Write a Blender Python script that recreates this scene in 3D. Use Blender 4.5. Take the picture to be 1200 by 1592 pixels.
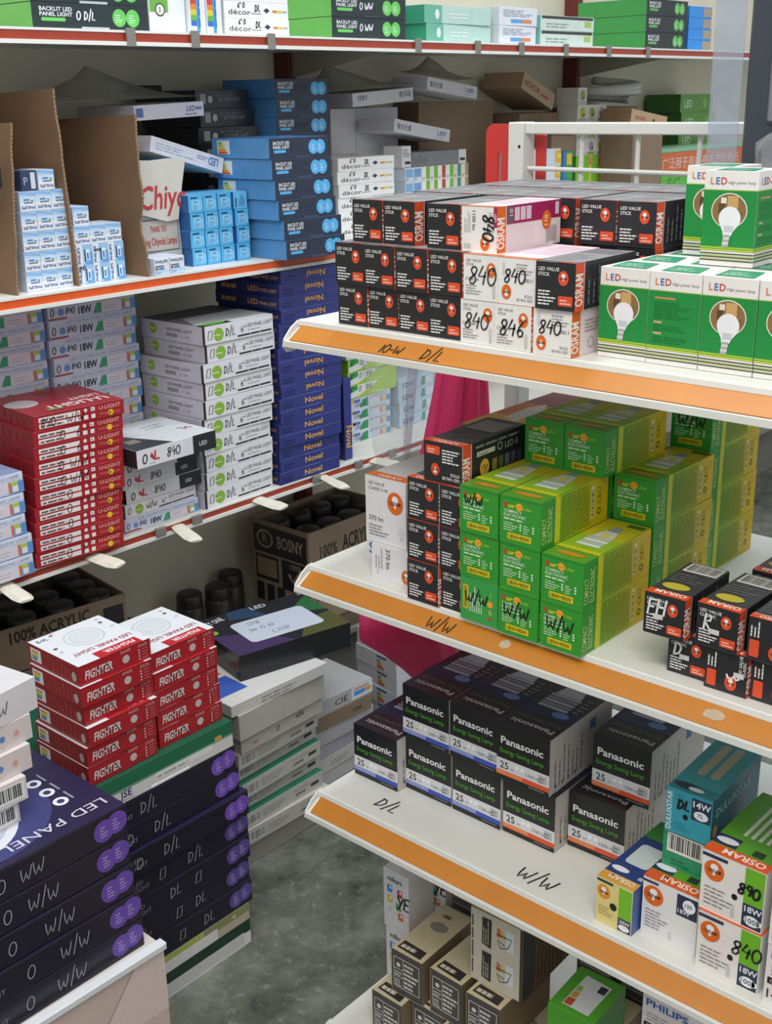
import bpy, bmesh, math, random
from mathutils import Matrix, Vector
random.seed(7)
SC = bpy.context.scene
COL = SC.collection
for o in list(bpy.data.objects):
    bpy.data.objects.remove(o)

# ------------------------------------------------------------------ camera
# world axes: +x runs along the wall rack, +y along the gondola shelves, floor at z = 0
cam_d = bpy.data.cameras.new('camera')
cam_d.sensor_fit = 'VERTICAL'
cam_d.sensor_height = 36.0
cam_d.lens = 36.0 * 1848.0 / 1592.0
cam_d.clip_start = 0.02
cam = bpy.data.objects.new('camera', cam_d)
COL.objects.link(cam)
cam.matrix_world = Matrix(((0.66027745, 0.25800437, -0.70531371, 0.0),
                           (-0.750818, 0.20489347, -0.62792595, 0.0),
                           (-0.01749346, 0.94416758, 0.32900086, 1.45),
                           (0, 0, 0, 1)))
SC.camera = cam

# ------------------------------------------------------------------ light
world = bpy.data.worlds.new('shop_ambient')
SC.world = world
world.use_nodes = True
bg = world.node_tree.nodes['Background']
bg.inputs['Color'].default_value = (0.90, 0.95, 1.0, 1)
bg.inputs['Strength'].default_value = 0.50

def area(name, loc, target, sx, sy, power, col=(1, 1, 1)):
    d = bpy.data.lights.new(name, 'AREA')
    d.shape = 'RECTANGLE'; d.size = sx; d.size_y = sy; d.energy = power; d.color = col
    o = bpy.data.objects.new(name, d)
    COL.objects.link(o)
    o.location = loc
    o.rotation_euler = (Vector(target) - Vector(loc)).to_track_quat('-Z', 'Y').to_euler()
    return o
# rows of ceiling tubes over the aisle in front of both racks and over the far aisle
area('ceiling_tubes_aisle', (-0.1, 0.2, 2.86), (0.0, 0.25, 0.0), 1.3, 0.35, 25, (1.0, 0.955, 0.88))
area('ceiling_tubes_entrance', (-0.9, -0.9, 2.86), (-0.8, -0.8, 0.0), 1.4, 0.6, 25, (1.0, 0.955, 0.88))
area('ceiling_tubes_rack_gap', (1.30, 1.05, 2.86), (1.30, 1.05, 0.0), 1.2, 0.3, 20, (0.86, 0.93, 1.0))
area('ceiling_tubes_far', (3.1, 0.7, 2.86), (3.1, 0.7, 0.0), 1.3, 0.3, 18, (0.86, 0.93, 1.0))

vs = SC.view_settings
vs.view_transform = 'Standard'
vs.look = 'None'
vs.gamma = 1.0
vs.use_curve_mapping = False
vs.exposure = 0.24

# ------------------------------------------------------------------ materials
def lin(c):
    return c / 12.92 if c <= 0.04045 else ((c + 0.055) / 1.055) ** 2.4
def rgb(h):
    return tuple(lin(int(h[i:i + 2], 16) / 255.0) for i in (0, 2, 4)) + (1.0,)
_mats = {}
def mat(h, rough=0.5, var=0.10, scale=60.0, metal=0.0, bump=0.0, key=''):
    """card, ink or paint: flat colour with faint procedural wear"""
    k = (h, rough, var, scale, metal, bump, key)
    if k in _mats:
        return _mats[k]
    m = bpy.data.materials.new('paint_' + h)
    m.use_nodes = True
    nt = m.node_tree
    b = nt.nodes['Principled BSDF']
    c = rgb(h)
    if var > 0:
        tc = nt.nodes.new('ShaderNodeTexCoord')
        nz = nt.nodes.new('ShaderNodeTexNoise')
        nz.inputs['Scale'].default_value = scale
        nz.inputs['Detail'].default_value = 4
        nt.links.new(tc.outputs['Object'], nz.inputs['Vector'])
        mx = nt.nodes.new('ShaderNodeMix')
        mx.data_type = 'RGBA'
        mx.inputs['A'].default_value = tuple(x * (1 - var) for x in c[:3]) + (1,)
        mx.inputs['B'].default_value = tuple(min(1, x * (1 + var)) for x in c[:3]) + (1,)
        nt.links.new(nz.outputs['Fac'], mx.inputs['Factor'])
        nt.links.new(mx.outputs['Result'], b.inputs['Base Color'])
        if bump > 0:
            bp = nt.nodes.new('ShaderNodeBump')
            bp.inputs['Strength'].default_value = bump
            bp.inputs['Distance'].default_value = 0.002
            nt.links.new(nz.outputs['Fac'], bp.inputs['Height'])
            nt.links.new(bp.outputs['Normal'], b.inputs['Normal'])
    else:
        b.inputs['Base Color'].default_value = c
    b.inputs['Roughness'].default_value = rough
    b.inputs['Metallic'].default_value = metal
    _mats[k] = m
    return m

def ink(h):
    return mat(h, 0.45, 0.05, 90.0)

def floor_material():
    m = bpy.data.materials.new('worn_concrete')
    m.use_nodes = True
    nt = m.node_tree
    b = nt.nodes['Principled BSDF']
    tc = nt.nodes.new('ShaderNodeTexCoord')
    n1 = nt.nodes.new('ShaderNodeTexNoise'); n1.inputs['Scale'].default_value = 7; n1.inputs['Detail'].default_value = 9; n1.inputs['Roughness'].default_value = 0.7
    n2 = nt.nodes.new('ShaderNodeTexNoise'); n2.inputs['Scale'].default_value = 55; n2.inputs['Detail'].default_value = 5
    nt.links.new(tc.outputs['Object'], n1.inputs['Vector'])
    nt.links.new(tc.outputs['Object'], n2.inputs['Vector'])
    r1 = nt.nodes.new('ShaderNodeValToRGB')
    e = r1.color_ramp.elements
    e[0].position = 0.33; e[0].color = rgb('383c33')
    e[1].position = 0.72; e[1].color = rgb('85887b')
    q = e.new(0.5); q.color = rgb('5e6256')
    r2 = nt.nodes.new('ShaderNodeValToRGB')
    r2.color_ramp.elements[0].position = 0.58; r2.color_ramp.elements[0].color = (0, 0, 0, 1)
    r2.color_ramp.elements[1].position = 0.75; r2.color_ramp.elements[1].color = (0.28, 0.28, 0.28, 1)
    nt.links.new(n1.outputs['Fac'], r1.inputs['Fac'])
    nt.links.new(n2.outputs['Fac'], r2.inputs['Fac'])
    mx = nt.nodes.new('ShaderNodeMix'); mx.data_type = 'RGBA'
    mx.inputs['B'].default_value = rgb('b3b6ae')
    nt.links.new(r1.outputs['Color'], mx.inputs['A'])
    nt.links.new(r2.outputs['Color'], mx.inputs['Factor'])
    nt.links.new(mx.outputs['Result'], b.inputs['Base Color'])
    b.inputs['Roughness'].default_value = 0.42
    bp = nt.nodes.new('ShaderNodeBump'); bp.inputs['Strength'].default_value = 0.25; bp.inputs['Distance'].default_value = 0.003
    nt.links.new(n1.outputs['Fac'], bp.inputs['Height'])
    nt.links.new(bp.outputs['Normal'], b.inputs['Normal'])
    return m

def plastic_film(name, tint=(0.92, 0.95, 0.97), clear=0.72, rough=0.12):
    m = bpy.data.materials.new(name)
    m.use_nodes = True
    nt = m.node_tree
    nt.nodes.remove(nt.nodes['Principled BSDF'])
    out = nt.nodes['Material Output']
    tr = nt.nodes.new('ShaderNodeBsdfTransparent'); tr.inputs['Color'].default_value = tint + (1,)
    pr = nt.nodes.new('ShaderNodeBsdfPrincipled')
    pr.inputs['Base Color'].default_value = tuple(t * 0.75 for t in tint) + (1,)
    pr.inputs['Roughness'].default_value = rough
    nz = nt.nodes.new('ShaderNodeTexNoise'); nz.inputs['Scale'].default_value = 18; nz.inputs['Detail'].default_value = 5
    tc = nt.nodes.new('ShaderNodeTexCoord')
    nt.links.new(tc.outputs['Object'], nz.inputs['Vector'])
    bp = nt.nodes.new('ShaderNodeBump'); bp.inputs['Strength'].default_value = 0.6; bp.inputs['Distance'].default_value = 0.01
    nt.links.new(nz.outputs['Fac'], bp.inputs['Height'])
    nt.links.new(bp.outputs['Normal'], pr.inputs['Normal'])
    mx = nt.nodes.new('ShaderNodeMixShader'); mx.inputs['Fac'].default_value = 1 - clear
    nt.links.new(tr.outputs[0], mx.inputs[1])
    nt.links.new(pr.outputs[0], mx.inputs[2])
    nt.links.new(mx.outputs[0], out.inputs['Surface'])
    return m
CLEAR = plastic_film('clear_film')
DUSTY = plastic_film('dusty_film', (0.66, 0.64, 0.58), 0.55, 0.3)
HAZY = plastic_film('hazy_sheet', (0.80, 0.85, 0.92), 0.74, 0.1)

# ------------------------------------------------------------------ object helpers
def tag(o, label=None, cat=None, group=None, kind=None):
    if label: o['label'] = label
    if cat: o['category'] = cat
    if group: o['group'] = group
    if kind: o['kind'] = kind
    return o
def link(name, mesh, parent=None, m=None, smooth=False):
    if m is not None and not mesh.materials:
        mesh.materials.append(m)
    if smooth:
        for p in mesh.polygons: p.use_smooth = True
    o = bpy.data.objects.new(name, mesh)
    COL.objects.link(o)
    if parent is not None:
        o.parent = parent
    return o
def empty(name, loc=(0, 0, 0), rz=0.0):
    o = bpy.data.objects.new(name, None)
    o.empty_display_size = 0.02
    COL.objects.link(o)
    o.location = loc
    o.rotation_euler = (0, 0, rz)
    return o
def bm_mesh(bm, name='shape'):
    me = bpy.data.meshes.new(name)
    bmesh.ops.recalc_face_normals(bm, faces=bm.faces)
    bm.to_mesh(me); bm.free()
    return me
def bm_box(bm, x0, x1, y0, y1, z0, z1, mi=0):
    vs_ = [bm.verts.new(p) for p in ((x0, y0, z0), (x1, y0, z0), (x1, y1, z0), (x0, y1, z0),
                                     (x0, y0, z1), (x1, y0, z1), (x1, y1, z1), (x0, y1, z1))]
    for f in ((0, 3, 2, 1), (4, 5, 6, 7), (0, 1, 5, 4), (1, 2, 6, 5), (2, 3, 7, 6), (3, 0, 4, 7)):
        q = bm.faces.new([vs_[i] for i in f]); q.material_index = mi
def box_mesh(x0, x1, y0, y1, z0, z1, bev=0.0008):
    bm = bmesh.new()
    bm_box(bm, x0, x1, y0, y1, z0, z1)
    if bev:
        bmesh.ops.bevel(bm, geom=bm.edges[:], offset=bev, segments=1, affect='EDGES', profile=0.5)
    return bm_mesh(bm)
def prism_mesh(poly, axis, a0, a1):
    """extrude a closed 2-D outline; axis 'y' takes (x,z), 'x' takes (y,z), 'z' takes (x,y)"""
    bm = bmesh.new()
    def P(p, a):
        return {'y': (p[0], a, p[1]), 'x': (a, p[0], p[1]), 'z': (p[0], p[1], a)}[axis]
    A = [bm.verts.new(P(p, a0)) for p in poly]
    B = [bm.verts.new(P(p, a1)) for p in poly]
    n = len(poly)
    bm.faces.new(A); bm.faces.new(B[::-1])
    for i in range(n):
        bm.faces.new((A[i], B[i], B[(i + 1) % n], A[(i + 1) % n]))
    return bm_mesh(bm)
def tube_mesh(pts, r, n=8, closed=False):
    bm = bmesh.new()
    rings = []
    L = len(pts)
    for i, p in enumerate(pts):
        p = Vector(p)
        a = Vector(pts[i - 1]) if (i > 0 or closed) else p
        b = Vector(pts[(i + 1) % L]) if (i < L - 1 or closed) else p
        t = (b - a).normalized()
        up = Vector((0, 0, 1)) if abs(t.z) < 0.9 else Vector((1, 0, 0))
        s = t.cross(up).normalized(); u = s.cross(t)
        rings.append([bm.verts.new(p + (s * math.cos(k * 2 * math.pi / n) + u * math.sin(k * 2 * math.pi / n)) * r) for k in range(n)])
    for i in range(L if closed else L - 1):
        A, B = rings[i], rings[(i + 1) % L]
        for k in range(n):
            bm.faces.new((A[k], A[(k + 1) % n], B[(k + 1) % n], B[k]))
    if not closed:
        bm.faces.new(rings[0]); bm.faces.new(rings[-1][::-1])
    return bm_mesh(bm)

# ------------------------------------------------------------------ printing: flat ink shapes on a face
_txt = {}
def text_polys(s, bold=0.0):
    k = (s, bold)
    if k in _txt:
        return _txt[k]
    cu = bpy.data.curves.new('t', 'FONT')
    cu.body = s; cu.size = 1.0; cu.resolution_u = 2; cu.offset = bold
    ob = bpy.data.objects.new('t', cu)
    me = ob.to_mesh()
    vs_ = [(v.co.x, v.co.y) for v in me.vertices]
    fs = [tuple(p.vertices) for p in me.polygons]
    ob.to_mesh_clear()
    bpy.data.objects.remove(ob); bpy.data.curves.remove(cu)
    if vs_:
        x0 = min(v[0] for v in vs_); x1 = max(v[0] for v in vs_)
    else:
        x0 = x1 = 0
    _txt[k] = (vs_, fs, x0, x1)
    return _txt[k]
def arc(cx, cy, rx, ry, a0, a1, n=9):
    return [(cx + rx * math.cos(math.radians(a0 + (a1 - a0) * i / n)), cy + ry * math.sin(math.radians(a0 + (a1 - a0) * i / n))) for i in range(n + 1)]
GL = {  # marker-pen strokes on a unit-high cell: width, list of strokes
 '0': (.62, [arc(.3, .5, .27, .48, 75, 440, 12)]),
 'O': (.62, [arc(.3, .5, .27, .48, 75, 440, 12)]),
 '8': (.62, [[(.52, .85), (.4, .98), (.2, .95), (.12, .78), (.25, .6), (.42, .45), (.5, .25), (.35, .03), (.15, .06), (.08, .25), (.25, .45), (.45, .62), (.52, .85)]]),
 '4': (.66, [[(.3, .98), (.05, .4), (.58, .42)], [(.5, .7), (.42, -.05)]]),
 '6': (.6, [[(.45, .98), (.18, .62), (.08, .28), (.22, .03), (.45, .1), (.48, .33), (.3, .48), (.1, .33)]]),
 '1': (.32, [[(.15, .98), (.12, .02)]]),
 '2': (.6, [[(.08, .78), (.25, .98), (.48, .85), (.4, .55), (.08, .05), (.52, .06)]]),
 '3': (.6, [[(.1, .9), (.35, .97), (.45, .75), (.22, .55), (.48, .38), (.38, .08), (.1, .05)]]),
 '5': (.6, [[(.5, .97), (.15, .95), (.12, .58), (.42, .55), (.48, .2), (.1, .04)]]),
 '9': (.6, [[(.48, .62), (.3, .5), (.1, .68), (.2, .95), (.42, .95), (.5, .7), (.46, .3), (.36, .0)]]),
 '7': (.58, [[(.08, .95), (.52, .95), (.2, .02)]]),
 'D': (.68, [[(.12, .98), (.1, .02)], [(.02, .95), (.35, .9), (.55, .6), (.45, .2), (.05, .02)]]),
 'L': (.55, [[(.12, .98), (.08, .03), (.5, .06)]]),
 'W': (.92, [[(.02, .95), (.10, .40), (.22, .04), (.34, .30), (.42, .62), (.50, .25), (.60, .04), (.72, .45), (.80, .98)]]),
 '/': (.50, [[(.38, 1.25), (.10, -.22)]]),
 '|': (.25, [[(.14, 1.05), (.1, -.08)]]),
 '-': (.5, [[(.08, .5), (.42, .52)]]),
 '#': (.75, [[(.12, .92), (.62, .98), (.58, .08), (.06, .03), (.12, .92)]]),   # a hand-drawn square
 '"': (.4, [[(.12, 1.05), (.1, .8)], [(.28, 1.05), (.26, .8)]]),
 'H': (.7, [[(.1, .98), (.08, .02)], [(.55, .98), (.52, .02)], [(.08, .5), (.55, .52)]]),
 'R': (.65, [[(.1, .02), (.1, .98), (.45, .85), (.4, .6), (.1, .5), (.52, .0)]]),
 'P': (.6, [[(.1, .02), (.1, .98), (.45, .85), (.4, .6), (.1, .5)]]),
 'C': (.6, [[(.5, .9), (.25, .98), (.08, .6), (.12, .15), (.35, .02), (.52, .12)]]),
 'Y': (.6, [[(.05, .98), (.3, .5)], [(.55, .98), (.2, -.05)]]),
 'E': (.55, [[(.5, .98), (.1, .95), (.08, .03), (.5, .06)], [(.1, .52), (.42, .54)]]),
 'A': (.66, [[(.04, .02), (.3, .98), (.58, .02)], [(.14, .38), (.5, .4)]]),
 'm': (.8, [[(.05, .02), (.08, .55), (.1, .4), (.3, .6), (.35, .02), (.38, .4), (.6, .58), (.68, .05)]]),
 'F': (.5, [[(.5, .98), (.1, .95), (.08, .02)], [(.1, .52), (.4, .54)]]),
 ' ': (.45, []),
}
class Print:
    """w, h are the face's size in metres; u, v run 0..1 over the face; sizes are fractions of h"""
    def __init__(self, w, h):
        self.w = w; self.h = h; self.v = []; self.f = []; self.m = []; self.c = []; self.seed = random.Random(3)
    def _add(self, pts, faces, col, layer):
        b = len(self.v)
        z = 0.00011 * layer
        self.v += [(x, y, z) for x, y in pts]
        if col not in self.c: self.c.append(col)
        mi = self.c.index(col)
        for f in faces:
            self.f.append(tuple(b + i for i in f)); self.m.append(mi)
    def poly(self, col, pts, layer=1):
        self._add([(u * self.w, v * self.h) for u, v in pts], [tuple(range(len(pts)))], col, layer); return self
    def R(self, col, u0, v0, u1, v1, layer=0):
        return self.poly(col, [(u0, v0), (u1, v0), (u1, v1), (u0, v1)], layer)
    def RR(self, col, u0, v0, u1, v1, r=0.05, layer=1):
        x0, x1, y0, y1 = u0 * self.w, u1 * self.w, v0 * self.h, v1 * self.h
        r = min(r * self.h, (x1 - x0) / 2, (y1 - y0) / 2)
        pts = arc(x1 - r, y1 - r, r, r, 0, 90, 4) + arc(x0 + r, y1 - r, r, r, 90, 180, 4) + arc(x0 + r, y0 + r, r, r, 180, 270, 4) + arc(x1 - r, y0 + r, r, r, 270, 360, 4)
        self._add(pts, [tuple(range(len(pts)))], col, layer); return self
    def E(self, col, u, v, rx, ry=None, layer=1, n=20):
        ry = ry or rx
        pts = arc(u * self.w, v * self.h, rx * self.h, ry * self.h, 0, 360, n)[:-1]
        self._add(pts, [tuple(range(len(pts)))], col, layer); return self
    def ring(self, col, u, v, r, t=0.012, layer=1, n=28, ry=None):
        ry = ry or r
        a = arc(u * self.w, v * self.h, r * self.h, ry * self.h, 0, 360, n)[:-1]
        b = arc(u * self.w, v * self.h, (r - t) * self.h, (ry - t) * self.h, 0, 360, n)[:-1]
        self._add(a + b, [(i, (i + 1) % n, n + (i + 1) % n, n + i) for i in range(n)], col, layer); return self
    def T(self, col, s, u, v, size, rot=0, bold=0.0, w=None, layer=2, al='L', shear=0.0):
        vs_, fs, x0, x1 = text_polys(s, bold)
        if not vs_: return self
        k = size * self.h / 0.72
        sx = k
        if w: sx = w / max(1e-6, x1 - x0)
            # w is in metres along the writing direction
        off = {'L': x0, 'C': (x0 + x1) / 2, 'R': x1}[al]
        ca, sa = math.cos(math.radians(rot)), math.sin(math.radians(rot))
        pts = []
        for x, y in vs_:
            a = (x - off + shear * y) * sx; b = y * k
            pts.append((u * self.w + a * ca - b * sa, v * self.h + a * sa + b * ca))
        self._add(pts, fs, col, layer); return self
    def K(self, col, pts, t=0.02, layer=3):
        """pen stroke through points given in metres"""
        t *= self.h / 2
        P = [Vector(p) for p in pts]
        L, Rr = [], []
        for i, p in enumerate(P):
            d = (P[min(i + 1, len(P) - 1)] - P[max(i - 1, 0)])
            if d.length < 1e-9: d = Vector((1, 0))
            d.normalize(); nrm = Vector((-d.y, d.x))
            L.append(tuple(p + nrm * t)); Rr.append(tuple(p - nrm * t))
        n = len(P)
        self._add(L + Rr, [(i, n + i, n + i + 1, i + 1) for i in range(n - 1)], col, layer); return self
    def H(self, col, s, u, v, size, t=0.05, rot=0, layer=4, slant=0.12):
        """handwriting with a marker"""
        ca, sa = math.cos(math.radians(rot)), math.sin(math.radians(rot))
        cx = 0.0
        for i, ch in enumerate(s):
            wd, st = GL.get(ch, GL[' '])
            for k in st:
                pts = []
                for x, y in k:
                    a = (cx + x + slant * y) * size * self.h; b = (y + (0.08 if i % 2 else 0)) * size * self.h
                    pts.append((u * self.w + a * ca - b * sa, v * self.h + a * sa + b * ca))
                self.K(col, pts, t, layer)
            cx += wd
        return self
    def M(self, col, u0, v0, u1, v1, n, fill=0.55, layer=2):
        """lines of print too small to read"""
        rg = self.seed
        for i in range(n):
            ph = (v1 - v0) / n
            y0 = v1 - (i + 1) * ph; y1 = y0 + ph * fill
            x = u0; end = u0 + (u1 - u0) * rg.uniform(0.6, 1.0)
            while x < end:
                l = rg.uniform(0.10, 0.28) * (u1 - u0)
                self.R(col, x, y0, min(x + l, end), y1, layer)
                x += l + 0.035 * (u1 - u0)
        return self
    def MV(self, col, u0, v0, u1, v1, n, fill=0.55, layer=2):
        rg = self.seed
        for i in range(n):
            pw = (u1 - u0) / n
            x0 = u0 + i * pw; y = v0; end = v0 + (v1 - v0) * rg.uniform(0.6, 1.0)
            while y < end:
                l = rg.uniform(0.1, 0.28) * (v1 - v0)
                self.R(col, x0, y, x0 + pw * fill, min(y + l, end), layer)
                y += l + 0.035 * (v1 - v0)
        return self
    def bars(self, u0, v0, u1, v1, n=22, col='1c1c1c', bgc='e8e8e4', layer=1):
        self.R(bgc, u0, v0, u1, v1, layer)
        x = u0 + 0.06 * (u1 - u0); rg = self.seed
        while x < u1 - 0.06 * (u1 - u0):
            wd = (u1 - u0) / n * rg.choice((0.3, 0.5, 0.8))
            self.R(col, x, v0 + 0.14 * (v1 - v0), x + wd, v1 - 0.1 * (v1 - v0), layer + 1)
            x += wd + (u1 - u0) / n * rg.choice((0.3, 0.5, 0.7))
        return self
    def bulb(self, u, v, s, glass='f4f4f2', base='9a9a98', up=1, layer=2):
        """small lamp pictogram"""
        cx, cy = u * self.w, v * self.h; s *= self.h
        g = arc(cx, cy + up * 0.25 * s, 0.42 * s, 0.42 * s, -50 if up > 0 else 50, 230 if up > 0 else -230, 12) + [(cx - 0.16 * s, cy - up * 0.38 * s), (cx + 0.16 * s, cy - up * 0.38 * s)]
        self._add(g, [tuple(range(len(g)))], glass, layer)
        q = [(cx - 0.14 * s, cy - up * 0.38 * s), (cx + 0.14 * s, cy - up * 0.38 * s), (cx + 0.11 * s, cy - up * 0.68 * s), (cx - 0.11 * s, cy - up * 0.68 * s)]
        self._add(q, [(0, 1, 2, 3)], base, layer); return self
    def mesh(self, rough=None):
        me = bpy.data.meshes.new('print')
        me.from_pydata(self.v, [], self.f)
        for c in self.c: me.materials.append(ink(c))
        me.polygons.foreach_set('material_index', self.m)
        me.update()
        return me

# ------------------------------------------------------------------ cartons
FACE = {'nx': lambda d: (Vector((0, d[1], 0)), Vector((0, -1, 0)), Vector((0, 0, 1))),
        'ny': lambda d: (Vector((0, 0, 0)), Vector((1, 0, 0)), Vector((0, 0, 1))),
        'pz': lambda d: (Vector((0, 0, d[2])), Vector((1, 0, 0)), Vector((0, 1, 0))),
        'pzx': lambda d: (Vector((0, d[1], d[2])), Vector((0, -1, 0)), Vector((1, 0, 0)))}
PNAME = {'nx': 'end_print', 'ny': 'side_print', 'pz': 'lid_print', 'pzx': 'lid_print'}
def fsize(d, face):
    return {'nx': (d[1], d[2]), 'ny': (d[0], d[2]), 'pz': (d[0], d[1]), 'pzx': (d[1], d[0])}[face]
_cm = {}
def carton_mesh(d, end, mats):
    k = (tuple(round(q, 5) for q in d), end, tuple(m.name for m in mats))
    if k in _cm: return _cm[k]
    bm = bmesh.new()
    bm_box(bm, 0, d[0], 0, d[1], 0, d[2])
    nm = {'nx': Vector((-1, 0, 0)), 'ny': Vector((0, -1, 0)), 'pz': Vector((0, 0, 1))}
    bmesh.ops.recalc_face_normals(bm, faces=bm.faces)
    if end:   # tucked end panel sits a hair inside the side walls
        for f in list(bm.faces):
            if f.normal.dot(nm[end]) > 0.9:
                bmesh.ops.inset_region(bm, faces=[f], thickness=0.0009, depth=0)
                bmesh.ops.translate(bm, verts=f.verts, vec=-nm[end] * 0.0006)
                break
    be = [e for e in bm.edges if len(e.link_faces) == 2 and e.calc_face_angle(0) > 1.0 and e.calc_length() > 0.01 and
          any(abs(abs(c) - 1) < 2 for c in (0,))]
    outer = []
    for e in be:
        ok = True
        for v in e.verts:
            for i in range(3):
                if not (abs(v.co[i]) < 1e-6 or abs(v.co[i] - d[i]) < 1e-6): ok = False
        if ok: outer.append(e)
    bmesh.ops.bevel(bm, geom=outer, offset=0.0005, segments=1, affect='EDGES', profile=0.5)
    for f in bm.faces:
        n = f.normal
        f.material_index = 1 if n.x < -0.9 else 2 if n.y < -0.9 else 3 if n.z > 0.9 else 0
    me = bpy.data.meshes.new('carton')
    bm.to_mesh(me); bm.free()
    for m in mats: me.materials.append(m)
    _cm[k] = me
    return me

class Kind:
    """a sort of carton: size, colours of its faces, prints on its faces"""
    def __init__(self, name, d, col, nx=None, ny=None, pz=None, end=None, rough=0.42, prints=None, tab=None):
        self.name = name; self.d = d; self.end = end
        self.mats = [mat(c, rough, 0.08, 45.0) for c in (col, nx or col, ny or col, pz or col)]
        self.prints = {}
        for f, fn in (prints or {}).items():
            p = Print(*fsize(d, f)); fn(p); self.prints[f] = p.mesh()
        self.tab = None
        if tab:   # closing flap lapping over the front wall
            self.tab = box_mesh(tab[0] * d[0], tab[1] * d[0], -.0009, .0002, tab[2] * d[2], tab[3] * d[2], .0003)
            self.tab.materials.append(mat(tab[4], rough, .06, 45.0))
def carton(k, x, y, z, label, group=None, rz=0.0, cat='box', extra=None, skip=(), name=None, rx=0.0, ry=0.0):
    """one carton with its corner nearest the shopper at x, y, z; extra = {face: drawing function} adds handwriting"""
    o = bpy.data.objects.new(name or k.name, carton_mesh(k.d, k.end, k.mats))
    COL.objects.link(o)
    o.location = (x, y, z)
    o.rotation_euler = (math.radians(rx), math.radians(ry), math.radians(rz))
    tag(o, label, cat, group)
    def put(nm, f, me, lift):
        c = bpy.data.objects.new(nm, me)
        COL.objects.link(c); c.parent = o
        org, u, v = FACE[f](k.d)
        n = u.cross(v)
        org = org + n * (lift - (0.0006 if k.end == f[:2] else 0.0))
        c.matrix_local = Matrix(((u.x, v.x, n.x, org.x), (u.y, v.y, n.y, org.y), (u.z, v.z, n.z, org.z), (0, 0, 0, 1)))
    if k.tab:
        c = bpy.data.objects.new('tuck_flap', k.tab); COL.objects.link(c); c.parent = o
    for f, me in k.prints.items():
        if f not in skip: put(PNAME[f], f, me, 0.00025)
    for f, fn in (extra or {}).items():
        p = Print(*fsize(k.d, f)); fn(p)
        put('marker_writing', f, p.mesh(), 0.0004)
    return o
ORD = ['bottom', 'second', 'third', 'fourth', 'fifth', 'sixth', 'seventh', 'eighth', 'ninth', 'tenth', 'eleventh', 'twelfth', 'thirteenth', 'fourteenth', 'fifteenth', 'sixteenth', 'seventeenth']
def lev(i, n):
    return 'the bottom one' if i == 0 else 'the top one' if i == n - 1 else ORD[i] + ' from the bottom'
CNT = ['first', 'second', 'third', 'fourth', 'fifth', 'sixth', 'seventh', 'eighth']
def hand(col, s, u, v, size, t=0.05, rot=0):
    return lambda p: p.H(col, s, u, v, size, t, rot)

# ------------------------------------------------------------------ the room
tag(link('floor', box_mesh(-2.0, 5.2, -2.0, 2.6, -0.05, 0.0, 0), m=floor_material()), kind='structure')
tag(link('wall_back', box_mesh(-2.0, 5.2, 2.30, 2.40, 0.0, 2.95, 0), m=mat('b9b4a2', 0.8, 0.06, 8)), kind='structure')

# ------------------------------------------------------------------ wall rack (left)
CREAM = mat('dcd6c0', 0.6, 0.10, 9.0)
WHITEP = mat('e9e8e2', 0.38, 0.05, 30.0)
ORANGE = mat('d9571c', 0.35, 0.16, 40.0)
DULLRED = mat('9c3c26', 0.4, 0.16, 40.0)
GREYM = mat('8d8a84', 0.45, 0.12, 60.0, 0.3)
rack = tag(empty('wall_rack', (0.4, 2.1, 0)), 'cream steel wall rack with orange edged shelves behind the stacked panel boxes', 'shelving rack')
def rk(name, me, m, parent=rack):
    o = link(name, me, parent, m)
    o.matrix_parent_inverse = Matrix.Translation((-0.4, -2.1, 0))
    return o
XW0, XW1 = 0.4, 5.0
def sub(name, me, m, parent):
    # sub-part of a part that already carries the rack offset
    return link(name, me, parent, m)
for i, (x0, x1) in enumerate(((0.4, 2.06), (2.064, 3.273), (3.277, 5.0))):
    rk('back_panel', box_mesh(x0, x1, 2.15, 2.165, 0.06, 2.05, 0.002), CREAM)
for x in (0.42, 2.062, 3.275):
    rk('upright', box_mesh(x - 0.012, x + 0.012, 2.10, 2.15, 0.0, 2.05, 0.002), mat('6e2a24', 0.5, 0.1, 40))
for z, lipb, oc in ((1.565, 1.5405, DULLRED), (1.152, 1.128, ORANGE), (0.682, 0.660, DULLRED)):
    s = rk('shelf', box_mesh(XW0, XW1, 1.752, 2.148, z - 0.012, z, 0.001), WHITEP if z != 0.682 else mat('d8d5cb', 0.5, 0.06, 30))
    sub('shelf_lip', prism_mesh([(1.752, z), (1.748, z), (1.748, z - 0.004), (1.751, z - 0.004), (1.751, lipb + 0.0065), (1.744, lipb + 0.0065), (1.744, lipb), (1.752, lipb)], 'x', XW0, XW1), WHITEP, s)
    sub('ticket_strip', box_mesh(XW0, XW1, 1.7490, 1.7508, lipb + 0.0066, z - 0.0042, 0), oc, s)
    # triangular brackets under the shelf
    for x in (2.062, 3.275):
        sub('bracket', prism_mesh([(2.148, z - 0.012), (1.80, z - 0.012), (1.80, z - 0.02), (2.148, z - 0.075)], 'x', x - 0.002, x + 0.002), mat('a09a8a', 0.5, 0.08, 30), s)
    if z > 1.5:
        for x in (1.335, 1.475, 1.66, 2.09, 2.30, 2.47, 2.66, 2.86, 3.06):
            sub('price_clip', box_mesh(x - 0.009, x + 0.009, 1.741, 1.747, lipb - 0.002, z + 0.003, 0.001), GREYM, s)
    elif z < 0.7:
        for x in (1.31, 1.40, 1.735, 1.87, 1.985):
            sub('price_clip', box_mesh(x - 0.012, x + 0.012, 1.741, 1.747, lipb + 0.005, z + 0.001, 0.001), GREYM, s)
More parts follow.
